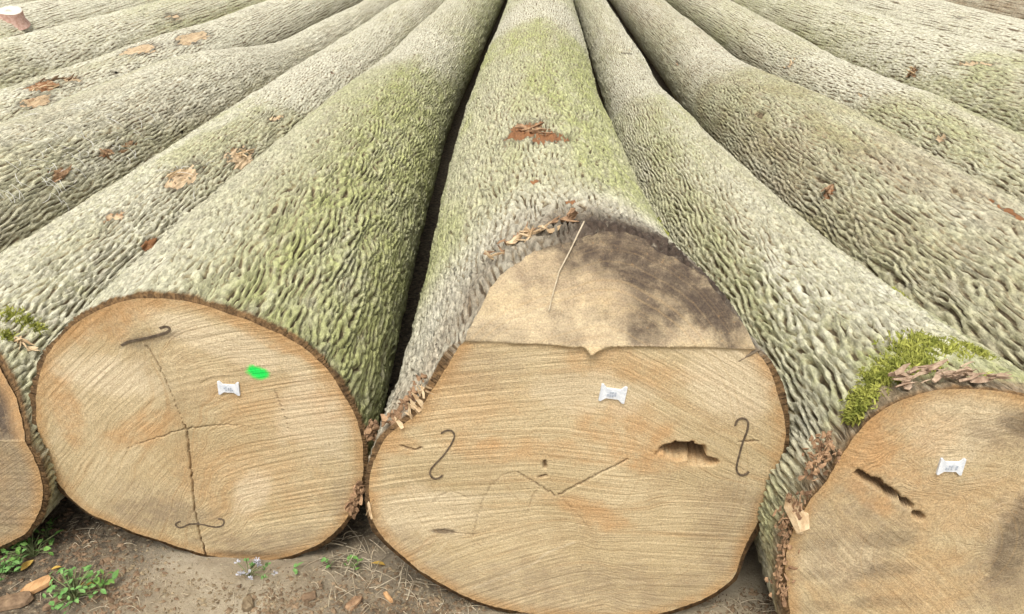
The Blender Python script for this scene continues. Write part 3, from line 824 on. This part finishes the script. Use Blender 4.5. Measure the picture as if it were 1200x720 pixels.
fpC = FacePaint(pc)
def paintC(T, x, y, z):
    p = fpC; b = p.blob
    T['saw'] = p.saw(x, z, [(1040, 520, 90, -22, .012), (980, 640, 110, -48, .016), (1130, 500, 90, 14, .02), (1100, 660, 120, -35, .016), (1180, 600, 80, 0, .02)], 500); T['sawu'], T['sawv'] = p.u, p.v
    T['orange'] = np.clip(.75 * b(x, z, 1050, 520, 50, 60, .4, 1) + .8 * b(x, z, 1020, 585, 50, 10, -.6, 2) + .5 * b(x, z, 1130, 590, 80, 40, 0, 3) + .45 * b(x, z, 1010, 520, 40, 40, 0, 4) + .5 * b(x, z, 1080, 690, 60, 60, 0, 5), 0, 1)
    T['pale'] = np.clip(.45 * b(x, z, 1120, 500, 50, 40, 0, 6) + .5 * b(x, z, 985, 655, 40, 30, 0, 7), 0, 1)
    T['grey'] = np.clip(.12 + .6 * b(x, z, 1000, 640, 60, 80, 0, 8) + .7 * b(x, z, 1030, 465, 60, 16, .4, 9) + .8 * b(x, z, 1185, 650, 40, 80, 0, 10) + .6 * b(x, z, 1180, 500, 40, 30, 0, 11), 0, 1)
    bands = sum(.6 * b(x, z, 1035, q, 34, 11, .1, 12 + k) + .5 * b(x, z, 955, q + 6, 26, 9, .1, 13 + k) for k, q in enumerate((632, 668, 705)))
    T['dirt'] = np.clip(.6 * b(x, z, 1192, 630, 22, 60, 0, 20) + .6 * b(x, z, 1195, 495, 22, 14, 0, 21) + .55 * bands + .5 * b(x, z, 1060, 455, 22, 10, 0, 22), 0, 1)
    h = np.zeros_like(x)
    for (q1, q2, r, e) in ((1014, 560, 13, 4), (1030, 569, 13, 5), (1044, 578, 11, 5), (1062, 590, 10, 4), (1075, 603, 9, 4)):
        h = np.maximum(h, b(x, z, q1, q2, r, e, -.62, q1, .5, 60))
    y = y + .03 * sstep(.3, .85, h)
    T['crack'] = np.maximum(T['crack'], .85 * sstep(.35, .75, h)); T['orange'] = np.maximum(T['orange'], .8 * sstep(.02, .3, h))
    return y
C.build_face(200, paintC)

def paintL(T, x, y, z):
    up = z > .342
    T['grey'] = np.where(up, .9, .6 + .4 * fbm(x * 12, z * 12, 6)); T['dirt'] = np.where(up, .65 + .6 * fbm(x * 14, z * 14, 4), .1 + .3 * fbm(x * 18, z * 18, 5))
    T['orange'] = .6 * sstep(.5, .7, fbm(x * 6, z * 6, 61))
    return y
def splitL(T, x, z):
    return [('notch_face', z > .342)]
L1.build_face(150, paintL, splitL)
for lg in (D, E, F, G, H, L2, L3, L4, L5, L6):
    lg.build_face(40)

# ------------------------------------------------------------------ parts fixed to the front logs
rng = np.random.default_rng(12)

def iron_hook(log, proj, pts, thick=.0032, deep=.03, proud=.004, label=None):
    """a flat steel band bent to an S, driven edgewise into the wood"""
    P = np.array([proj(*q) for q in pts])
    t = np.concatenate([[0], np.cumsum(np.linalg.norm(np.diff(P, axis=0), axis=1))])
    u = np.linspace(0, t[-1], 40)
    Q = np.stack([np.interp(u, t, P[:, k]) for k in range(3)], -1)
    k = np.array([.25, .5, .25])
    for _ in range(3):
        for c in range(3): Q[1:-1, c] = np.convolve(Q[:, c], k, 'valid')
    T = np.gradient(Q, axis=0); T[:, 1] = 0; T /= np.linalg.norm(T, axis=1)[:, None]
    N = np.stack([-T[:, 2], 0 * T[:, 0], T[:, 0]], -1) * thick * .4
    f = np.array([0, -proud, 0]); bk = np.array([0, deep, 0])
    V = np.stack([Q - N + f, Q + N + f, Q + N + bk, Q - N + bk], 1)
    n = len(Q); i = np.arange(n - 1)[:, None] * 4; j = np.arange(4)[None]; j2 = (j + 1) % 4
    Fc = np.stack([i + j, i + j2, i + 4 + j2, i + 4 + j], -1).reshape(-1, 4)
    Fc = np.concatenate([Fc, [[0, 3, 2, 1], [4 * n - 4, 4 * n - 3, 4 * n - 2, 4 * n - 1]]])
    return mesh_obj('iron_hook', V.reshape(-1, 3), Fc, IRON, log.root, smooth=False)

iron_hook(A, pa, [(143, 404), (150, 400), (175, 395), (196, 389), (201, 386), (199, 382), (192, 382), (188, 384)], .006)
iron_hook(A, pa, [(212, 610), (206, 612), (206, 616), (213, 618), (222, 613), (235, 613), (252, 617), (261, 616), (264, 611), (262, 607), (256, 607)], .0042)
iron_hook(B, pb, [(517, 507), (523, 503), (530, 503), (534, 509), (529, 520), (520, 533), (508, 545), (503, 552), (506, 560), (513, 561), (519, 556)], .0038)
iron_hook(B, pb, [(861, 498), (863, 491), (870, 488), (877, 492), (876, 503), (870, 517), (866, 532), (862, 548), (865, 556), (873, 557), (877, 552)], .0042)

def number_tag(log, proj, px, py, w=.046, h=.034, tilt=0.0):
    """small bow-tie plate nailed to the wood, with a line of worn print"""
    c = proj(px, py)
    o = [(-.5, .5), (-.42, .52), (-.27, .30), (.27, .30), (.42, .52), (.5, .5), (.5, -.5), (.42, -.52), (.27, -.30), (-.27, -.30), (-.42, -.52), (-.5, -.5)]
    ca, sa = math.cos(tilt), math.sin(tilt)
    P = np.array([(c[0] + (a * w) * ca - (b * h) * sa, c[2] + (a * w) * sa + (b * h) * ca) for a, b in o])
    y0, y1 = c[1] - .0065, c[1] + .004
    n = len(P)
    V = np.concatenate([np.stack([P[:, 0], np.full(n, y0), P[:, 1]], -1), np.stack([P[:, 0], np.full(n, y1), P[:, 1]], -1), [[c[0], y0 - .0004, c[2]]]])
    i = np.arange(n); j = (i + 1) % n
    Fq = np.stack([i, j, n + j, n + i], -1)
    Ft = np.stack([j, i, np.full(n, 2 * n)], -1)
    me = bpy.data.meshes.new('number_tag')
    base = np.array(log.root.location)
    me.from_pydata([tuple(v) for v in V - base], [], [tuple(int(k) for k in f) for f in Fq] + [tuple(int(k) for k in f) for f in Ft])
    me.materials.append(TAGM)
    t = bpy.data.objects.new('number_tag', me); COL.objects.link(t); t.parent = log.root
    # worn, unreadable print
    m = MB()
    for k in range(5):
        for r_ in range(2):
            if rng.random() < .25: continue
            a, b = -.20 + k * .1 + rng.uniform(-.015, .015), (.07 - r_ * .16) + rng.uniform(-.03, .03)
            ww, hh = rng.uniform(.03, .045) * w, rng.uniform(.05, .08) * h
            q = [(a * w - ww, b * h - hh), (a * w + ww, b * h - hh), (a * w + ww, b * h + hh), (a * w - ww, b * h + hh)]
            m.add([(c[0] + x * ca - z * sa, y0 - .0011, c[2] + x * sa + z * ca) for x, z in q], [[0, 1, 2, 3]])
    m.build('print', INK, t, False, base=base)
number_tag(A, pa, 269, 454, .044, .030, -.05)
number_tag(B, pb, 718, 460, .047, .034, -.12)
number_tag(C, pc, 1113, 545, .041, .032, .0)

def splinters(log, line, n, ln, wd, mat, name, spread, dirv, seed, proj, joined=False):
    """torn slivers of wood along a line on the photo; each a jagged tapering wedge"""
    r = np.random.default_rng(seed)
    P = np.array([proj(*q) for q in line]); t = np.linspace(0, 1, len(P))
    mb = MB()
    for k in range(n):
        u = r.random(); c = np.array([np.interp(u, t, P[:, j]) for j in range(3)]) + r.normal(0, spread, 3)
        d = np.array(dirv) + r.normal(0, .45, 3); d /= np.linalg.norm(d)
        s = np.cross(d, r.normal(0, 1, 3)); s /= np.linalg.norm(s); q = np.cross(d, s)
        L = ln * r.uniform(.5, 1.3); w_ = wd * r.uniform(.5, 1.3); h_ = w_ * r.uniform(.25, .5)
        V = []
        for f, g in ((0, .7), (.35, 1), (.7, .7), (1, .15)):
            o = c + d * L * (f - .5) + s * r.normal(0, w_ * .15) + q * r.normal(0, h_ * .3)
            V += [o - s * w_ * g / 2 - q * h_ * g / 2, o + s * w_ * g / 2 - q * h_ * g / 2, o + s * w_ * g / 2 + q * h_ * g / 2, o - s * w_ * g / 2 + q * h_ * g / 2]
        i = np.arange(3)[:, None] * 4; j = np.arange(4)[None]; j2 = (j + 1) % 4
        Fc = np.concatenate([np.stack([i + j, i + j2, i + 4 + j2, i + 4 + j], -1).reshape(-1, 4), [[0, 3, 2, 1], [12, 13, 14, 15]]])
        if joined: mb.add(V, Fc)
        else: mesh_obj(name, V, Fc, mat, log.root, smooth=False)
    if joined:
        tag(mb.build(name, mat, log.root, False), kind='stuff')

onlog = lambda lg, off=0.0: (lambda px, py: lg.hit(px, py)[2] + np.array([0, -.2, .98]) * off)
# torn edge above the notch
splinters(B, [(578, 306), (600, 288), (625, 275), (650, 268)], 14, .038, .009, SPLIN, 'splinter', .006, (.9, .25, .25), 3, onlog(B, .004))
splinters(B, [(580, 300), (605, 280), (640, 264), (678, 258)], 18, .032, .011, SPLRED, 'splinter', .008, (.9, .3, .2), 4, onlog(B, .004))
splinters(B, [(600, 150), (625, 152), (655, 162)], 7, .06, .014, SPLRED, 'splinter', .004, (1, .3, .1), 5, onlog(B, .004))
splinters(B, [(615, 150), (640, 158)], 2, .04, .008, SPLIN, 'splinter', .003, (1, .3, .1), 6, onlog(B, .006))
splinters(B, [(503, 450), (492, 470), (478, 488), (462, 500)], 14, .035, .008, SPLIN, 'splinter', .003, (-.6, .2, .8), 7, onlog(B, .003))
splinters(B, [(500, 440), (478, 478), (455, 498)], 60, .016, .010, SPLRED, 'bark_crumbs', .008, (-.5, .4, .6), 8, onlog(B, .004), True)
splinters(B, [(431, 545), (432, 575), (434, 600)], 3, .06, .006, SPLIN, 'splinter', .002, (0, .1, 1), 9, pb)
splinters(A, [(425, 560), (418, 580), (414, 595)], 30, .018, .012, SPLRED, 'bark_crumbs', .006, (0, .5, .5), 10, lambda x, y: pa(x, y) + np.array([0, -.012, 0]), True)
splinters(A, [(432, 495), (434, 512)], 30, .02, .014, SPLRED, 'bark_crumbs', .006, (0, .5, .5), 11, lambda x, y: pa(x, y) + np.array([.005, 0, 0]), True)
splinters(C, [(965, 535), (975, 520), (950, 555)], 80, .012, .007, SPLRED, 'bark_crumbs', .012, (.2, .2, .8), 12, lambda x, y: pc(x, y) + np.array([-.004, .004, 0]), True)
splinters(C, [(935, 580), (925, 610), (918, 660), (919, 700)], 130, .013, .007, SPLRED, 'bark_crumbs', .008, (.1, .2, .9), 13, lambda x, y: pc(x, y) + np.array([-.004, 0, 0]), True)
splinters(C, [(938, 578), (932, 600)], 2, .06, .026, SPLIN, 'splinter', .002, (-.2, 0, 1), 14, lambda x, y: pc(x, y) + np.array([.004, -.005, 0]))
splinters(C, [(1060, 447), (1100, 440), (1150, 440), (1190, 445)], 46, .032, .008, plain('weathered_torn_bark', (.20, .125, .08), (.50, .37, .26), 45, .85, .5), 'splinter', .007, (2.0, .35, .1), 15, lambda x, y: pc(x, y) + np.array([0, .022, -.008]))
for q, k in (((285, 180), 6), ((208, 204), 4), ((325, 138), 3)):
    splinters(L1, [(q[0] - 8, q[1] + 4), (q[0] + 8, q[1] - 3)], k, .05, .010, SPLIN, 'splinter', .004, (.3, .9, .1), 20 + q[0], onlog(L1, .002))
splinters(L1, [(5, 392), (25, 402), (38, 410)], 8, .035, .009, SPLIN, 'splinter', .003, (.8, -.1, -.25), 31, onlog(L1, .004))
for lg, pts, k, m in ((L2, [(118, 182), (160, 168)], 6, SPLRED), (L2, [(60, 203), (82, 203)], 5, SPLRED), (L3, [(36, 98), (90, 92)], 9, DARKCHIP), (L3, [(40, 105), (75, 100)], 5, SPLIN),
                      (D, [(966, 232), (974, 216)], 4, SPLRED), (E, [(918, 82), (932, 68)], 3, SPLIN), (F, [(1064, 92), (1074, 78)], 6, SPLRED), (F, [(1068, 88), (1076, 72)], 3, SPLIN), (C, [(712, 64), (745, 62)], 3, SPLIN)):
    splinters(lg, pts, k, .06, .014, m, 'splinter', .005, (.5, .8, .1), 40 + pts[0][0], onlog(lg, .003))

# stringy fibres lying on the grey log at left
def fibres(log, px0, px1, py0, py1, n, seed):
    r = np.random.default_rng(seed); m = MB()
    for k in range(n):
        a, y, P = log.hit(r.uniform(px0, px1), r.uniform(py0, py1)); d = r.uniform(0, 6.3); L = r.uniform(.02, .07)
        u = np.linspace(0, 1, 6); cv = r.normal(0, .5)
        aa = a + np.cos(d + cv * u) * L * u / log.R0; yy = y + np.sin(d + cv * u) * L * u
        m.tube(log.point(aa, yy, .002 + .004 * np.sin(u * 3.1)), .0009, 3)
    tag(m.build('pale_fibres', LICH, log.root), kind='stuff')
fibres(L2, 20, 180, 120, 200, 70, 5)
fibres(L2, 0, 90, 200, 240, 25, 6)
fibres(L1, 190, 260, 190, 225, 8, 7)

# branch stub on the log in the upper left corner
def branch_stub(log, px, py, rad, h):
    c = log.hit(px, py)[2] - np.array([0, 0, .03])
    n = 24; an = np.arange(n) * 2 * np.pi / n
    ax = np.array([.12, -.25, .96]); ax /= np.linalg.norm(ax)
    s = np.cross(ax, [0, 1, 0]); s /= np.linalg.norm(s); q = np.cross(ax, s)
    def ringv(r, t): return c + ax * t + (np.cos(an)[:, None] * s + np.sin(an)[:, None] * q) * (r * (1 + .05 * np.sin(an * 3)))[:, None]
    R_ = [ringv(rad * f, t) for f, t in ((1.35, 0), (1.08, h * .35), (1.0, h), (.97, h + .004), (.3, h + .004), (.26, h - .03))]
    V = np.concatenate(R_)
    i = np.arange(len(R_) - 1)[:, None] * n; j = np.arange(n)[None]; j2 = (j + 1) % n
    Fc = np.stack([i + j, i + j2, i + n + j2, i + n + j], -1)
    V2, F2, _ = subset(V, Fc[2:].reshape(-1, 4), np.ones(3 * n, bool), {}); V, Fb, _ = subset(V, Fc[:2].reshape(-1, 4), np.ones(2 * n, bool), {})
    b = mesh_obj('branch_stub', V, Fb, plain('pinkish_stub_bark', (.38, .22, .17), (.55, .38, .32), 50), log.root)
    f = mesh_obj('cut_face', V2, F2, plain('pale_stub_wood', (.62, .56, .46), (.72, .68, .6), 50), b, base=log.root.location)
    return b
branch_stub(L5, 16, 24, .075, .10)

# moss cushions
def moss(log, spots, n, seed, hmin=.002, hmax=.009):
    r = np.random.default_rng(seed); m = MB()
    C_ = [(log.hit(px, py)[:2], wa, wy) for px, py, wa, wy in spots]
    for k in range(n):
        (a0, y0), wa, wy = C_[r.integers(len(C_))]
        rr = abs(r.normal(0, .5)); th = r.uniform(0, 6.283)
        a = a0 + rr * math.cos(th) * wa / log.R0; y = max(y0 + rr * math.sin(th) * wy, log.y0 + .002)
        P = log.point(a, y, -.008); nrm = np.array([math.cos(a), 0, math.sin(a)])
        for b in range(5):
            d = nrm * r.uniform(.4, 1.1) + r.normal(0, .55, 3); d /= np.linalg.norm(d)
            s = np.cross(d, r.normal(0, 1, 3)); s /= np.linalg.norm(s)
            L = r.uniform(hmin, hmax) + .006; o = P + r.normal(0, .003, 3)
            w_ = r.uniform(.0009, .0018)
            m.add([o - s * w_, o + s * w_, o + d * L * .6 + s * w_ * 1.2, o + d * L + nrm * -.002], [[0, 1, 2, 3]])
    tag(m.build('moss', MOSS, log.root), 'yellow green moss cushion', kind='stuff')
moss(C, [(1085, 398, .05, .06), (1110, 408, .05, .05), (1050, 425, .04, .04), (1030, 440, .03, .035), (1065, 408, .04, .05), (1130, 405, .045, .035), (1148, 412, .03, .02), (1075, 420, .04, .04), (1010, 462, .02, .03), (1000, 480, .015, .02)], 3600, 5)
moss(C, [(1058, 333, .02, .04), (1066, 340, .015, .03)], 160, 6)
moss(L1, [(30, 375, .03, .03), (45, 383, .02, .02), (12, 368, .03, .03), (8, 392, .02, .02)], 700, 7)
moss(B, [(792, 262, .012, .03), (785, 250, .01, .03)], 120, 8)

# a dry grass stem fallen across the notch
m = MB(); q = [(684, 262), (676, 278), (668, 295), (655, 320), (648, 345), (643, 365)]
P = np.array([pb(*k) for k in q]); P[:, 1] -= .012; P[:, 2] += .008
m.tube(P, [.0016, .0016, .0015, .0014, .0012, .0008], 5)
o = m.build('grass_stem', STRAW); tag(o, 'single dry grass stem lying across the sloping notch of the centre log', 'stem')

# ------------------------------------------------------------------ things on the ground
def gz(p): return float(ground_h(np.array(p[0]), np.array(p[1])))
def gp(px, py):
    p = at_z(px, py, 0.0); p[2] = gz(p); return p

def leaf_mesh(name, mat, fold=.25, wide=.55):
    u = np.array([0, .25, .5, .75, 1.0]); wv = np.array([.06, .8, 1, .65, .02]) * wide / 2
    V = []
    for a, b in zip(u, wv):
        zc = -.25 * (a - .3) ** 2
        V += [(-b, a, zc + b * fold), (0, a, zc), (b, a, zc + b * fold)]
    Fc = []
    for k in range(4):
        Fc += [(3 * k, 3 * k + 1, 3 * k + 4, 3 * k + 3), (3 * k + 1, 3 * k + 2, 3 * k + 5, 3 * k + 4)]
    me = bpy.data.meshes.new(name); me.from_pydata(V, [], Fc); me.materials.append(mat)
    for p in me.polygons: p.use_smooth = True
    return me
LEAFM = {m_.name: leaf_mesh('leaf', m_) for m_ in (LEAF, LEAF2, YLEAF)}

def weed(px, py, label, n, spread, size, mat, seed, height=.05, group='weeds beside the logs'):
    r = np.random.default_rng(seed); p = gp(px, py)
    root = thing('weed_plant', p, label, 'plant', group)
    m = MB()
    for k in range(n):
        th = r.uniform(0, 6.283); rr = spread * math.sqrt(r.random()); h = height * r.uniform(.4, 1.1)
        tip = np.array([rr * math.cos(th), rr * math.sin(th), h])
        m.tube(p + np.stack([np.zeros(3), tip * [.4, .4, .7], tip]), .0012, 4)
        L = bpy.data.objects.new('leaf', LEAFM[mat.name]); COL.objects.link(L); L.parent = root
        L.location = tip; s = size * r.uniform(.6, 1.25); L.scale = (s, s, s)
        L.rotation_euler = (r.normal(.15, .35), r.normal(0, .3), r.uniform(0, 6.283))
    m.build('stem', STEM, root)
    return root
weed(88, 700, 'bright green leafy weed at the bottom edge below the green dotted log', 60, .06, .017, LEAF2, 1)
weed(120, 688, 'small green weed right of the bright leafy weed', 12, .03, .022, LEAF, 2, .03)
weed(40, 650, 'dark green weed in the shade of the left gap', 34, .055, .018, LEAF, 3, .045)
weed(8, 670, 'green weed at the left picture edge', 30, .04, .018, LEAF2, 4, .04)
weed(55, 630, 'low weed deepest in the shade between the two left logs', 10, .04, .022, LEAF, 5, .03)
weed(346, 670, 'tiny green seedling in front of the green dotted log', 4, .008, .02, LEAF2, 6, .02)
weed(387, 666, 'tiny green seedling in the gap between the two biggest log ends', 4, .008, .02, LEAF2, 7, .025)
weed(415, 665, 'dark little weed under the rim of the centre log', 10, .03, .014, LEAF, 8, .03)

# little flowering weed leaning on the log
p = gp(292, 674); r = np.random.default_rng(3)
root = thing('flowering_weed', p, 'small wiry weed with pale whitish flower heads before the log', 'plant')
ms = MB()
for k in range(16):
    tip = np.array([r.normal(0, .028), r.normal(0, .02), r.uniform(.015, .065)])
    ms.tube(p + np.stack([np.zeros(3), tip * [.3, .3, .6], tip]), .001, 4)
    fm = MB()
    for b in range(10):
        d = r.normal(0, 1, 3); d[2] = abs(d[2]); d /= np.linalg.norm(d); s_ = np.cross(d, r.normal(0, 1, 3)); s_ /= np.linalg.norm(s_)
        o = p + tip; fm.add([o - s_ * .0012, o + d * .006 - s_ * .002, o + d * .0085, o + d * .006 + s_ * .002], [[0, 1, 2, 3]])
    fm.build('flower', PETAL if k % 3 else LEAF2, root)
ms.build('stem', STEM, root)

def chip(px, py, ln, wd, th, rot, mat, label, name='wood_chip', tilt=.1, seed=1, cat='wood chip', z=0.0):
    r = np.random.default_rng(seed); c = gp(px, py)
    n = 10; an = np.arange(n) * 2 * np.pi / n
    sq = np.sign(np.cos(an)) * np.abs(np.cos(an)) ** .5, np.sign(np.sin(an)) * np.abs(np.sin(an)) ** .5
    x = sq[0] * ln / 2 * (1 + r.normal(0, .12, n)); y = sq[1] * wd / 2 * (1 + r.normal(0, .14, n))
    zt = th * (.8 + r.normal(0, .12, n))
    top = np.stack([x * .92, y * .92, zt], -1); bot = np.stack([x, y, np.zeros(n)], -1)
    V = np.concatenate([bot, top, [[0, 0, th * 1.1]], [[0, 0, 0]]])
    V[:, 2] += V[:, 0] * tilt
    ca, sa = math.cos(rot), math.sin(rot)
    W_ = np.stack([V[:, 0] * ca - V[:, 1] * sa, V[:, 0] * sa + V[:, 1] * ca, V[:, 2]], -1) + c + [0, 0, .004 + z]
    i = np.arange(n); j = (i + 1) % n
    Fc = np.concatenate([np.stack([i, j, n + j, n + i], -1)])
    me = bpy.data.meshes.new(name)
    me.from_pydata([tuple(v) for v in W_ - c], [], [tuple(map(int, f)) for f in Fc] + [(int(n + a), int(n + b), 2 * n) for a, b in zip(i, j)] + [(int(b), int(a), 2 * n + 1) for a, b in zip(i, j)])
    me.materials.append(mat)
    o = bpy.data.objects.new(name, me); COL.objects.link(o); o.location = c
    tag(o, label, cat)
    return o
chip(43, 690, .065, .032, .012, .7, CHIP, 'flat orange wood chip lying between the green weeds', seed=1)
chip(14, 707, .09, .04, .014, .25, DARKCHIP, 'long brown bark piece at the bottom left corner', 'bark_piece', seed=2, cat='bark')
chip(62, 706, .05, .016, .008, .9, DARKCHIP, 'narrow dark bark sliver beside the orange wood chip', 'bark_piece', seed=3, cat='bark')
chip(362, 700, .035, .02, .008, .2, DARKCHIP, 'dark brown bark flake under the small seedling', 'bark_piece', seed=4, cat='bark')
chip(415, 708, .04, .022, .008, 1.1, SPLRED, 'reddish bark flake below the gap between the big log ends', 'bark_piece', seed=5, cat='bark')
chip(290, 708, .03, .022, .016, 1.9, CLOD, 'grey clod on the sand under the flowering weed', 'soil_clod', seed=6, cat='clod')
chip(455, 700, .035, .012, .006, 2.2, CHIP, 'orange brown chip under the left rim of the centre log', seed=7)

def fallen_leaf(px, py, label, s, seed):
    r = np.random.default_rng(seed); p = gp(px, py) + [0, 0, .006]
    o = bpy.data.objects.new('fallen_leaf', LEAFM[YLEAF.name]); COL.objects.link(o)
    o.location = p; o.scale = (s, s, s); o.rotation_euler = (.15, r.normal(0, .2), r.uniform(0, 6.283)); tag(o, label, 'leaf', 'yellow fallen leaves')
fallen_leaf(24, 668, 'yellow fallen leaf beside the weed at the left edge', .035, 1)
fallen_leaf(110, 682, 'yellow fallen leaf behind the bright leafy weed', .03, 2)
fallen_leaf(452, 664, 'yellow brown leaf under the rim of the centre log', .035, 3)
fallen_leaf(60, 668, 'small yellow leaf above the orange wood chip', .022, 5)

# crumbs of bark and soil (uncountable)
def scatter(name, label, cat, mat, n, area, smin, smax, seed, flat=.5):
    r = np.random.default_rng(seed); m = MB()
    oct_ = np.array([(1, 0, 0), (0, 1, 0), (-1, 0, 0), (0, -1, 0), (0, 0, 1), (0, 0, -1.)])
    of = np.array([(0, 1, 4), (1, 2, 4), (2, 3, 4), (3, 0, 4), (1, 0, 5), (2, 1, 5), (3, 2, 5), (0, 3, 5)])
    for k in range(n):
        px, py, sx, sy = area[r.integers(len(area))]
        p = gp(r.normal(px, sx), min(r.normal(py, sy), 760))
        s = smin + (smax - smin) * r.random() ** 2.5
        a = r.uniform(0, 6.283); V = oct_ * (s * r.uniform(.5, 1.4, (6, 1))) * [1, r.uniform(.4, 1), flat]
        V = np.stack([V[:, 0] * math.cos(a) - V[:, 1] * math.sin(a), V[:, 0] * math.sin(a) + V[:, 1] * math.cos(a), V[:, 2] + V[:, 0] * r.normal(0, .3)], -1)
        m.add(V + p + [0, 0, s * .2], of)
    tag(m.build(name, mat, None, False), label, cat, None, 'stuff')
scatter('bark_crumbs', 'reddish brown bark crumbs strewn below the gap between the logs', 'crumbs', CRUMB, 1500, [(400, 695, 45, 25), (460, 700, 40, 20), (340, 705, 30, 14), (880, 715, 30, 12), (500, 715, 40, 10)], .002, .009, 1)
scatter('dark_litter', 'dark humus litter in the shade at the left', 'litter', DARKCHIP, 1300, [(40, 670, 50, 30), (110, 640, 40, 22), (20, 610, 40, 20), (130, 700, 30, 18)], .002, .010, 2)
scatter('sand_grains', 'small sandy clods on the bare soil', 'soil', CLOD, 1500, [(220, 690, 70, 20), (300, 700, 60, 15), (480, 705, 60, 15), (160, 670, 40, 20)], .0012, .007, 3)

def grass(name, label, spots, n, seed, mat):
    r = np.random.default_rng(seed); m = MB()
    for k in range(n):
        px, py, sx, sy, L = spots[r.integers(len(spots))]
        p = gp(r.normal(px, sx), r.normal(py, sy)); d = np.array([r.normal(0, .6), r.normal(-.25, .5), abs(r.normal(.35, .35))]); d /= np.linalg.norm(d)
        u = np.linspace(0, 1, 6)[:, None]; l = L * r.uniform(.4, 1.3)
        m.tube(p + d * u * l + np.array([r.normal(0, .015), r.normal(0, .015), -.03]) * u ** 2 + [0, 0, .003], np.linspace(.0011, .0005, 6), 3)
    tag(m.build(name, mat), label, 'grass', None, 'stuff')
grass('dry_grass', 'thin dry grass and rootlets under the log ends', [(420, 660, 20, 14, .07), (480, 690, 30, 12, .07), (440, 700, 30, 14, .06), (520, 712, 30, 8, .05), (310, 690, 20, 14, .035), (870, 712, 25, 8, .06), (110, 625, 20, 12, .05), (415, 650, 12, 14, .08), (200, 690, 60, 15, .03), (60, 690, 40, 15, .04)], 260, 4, STRAW)
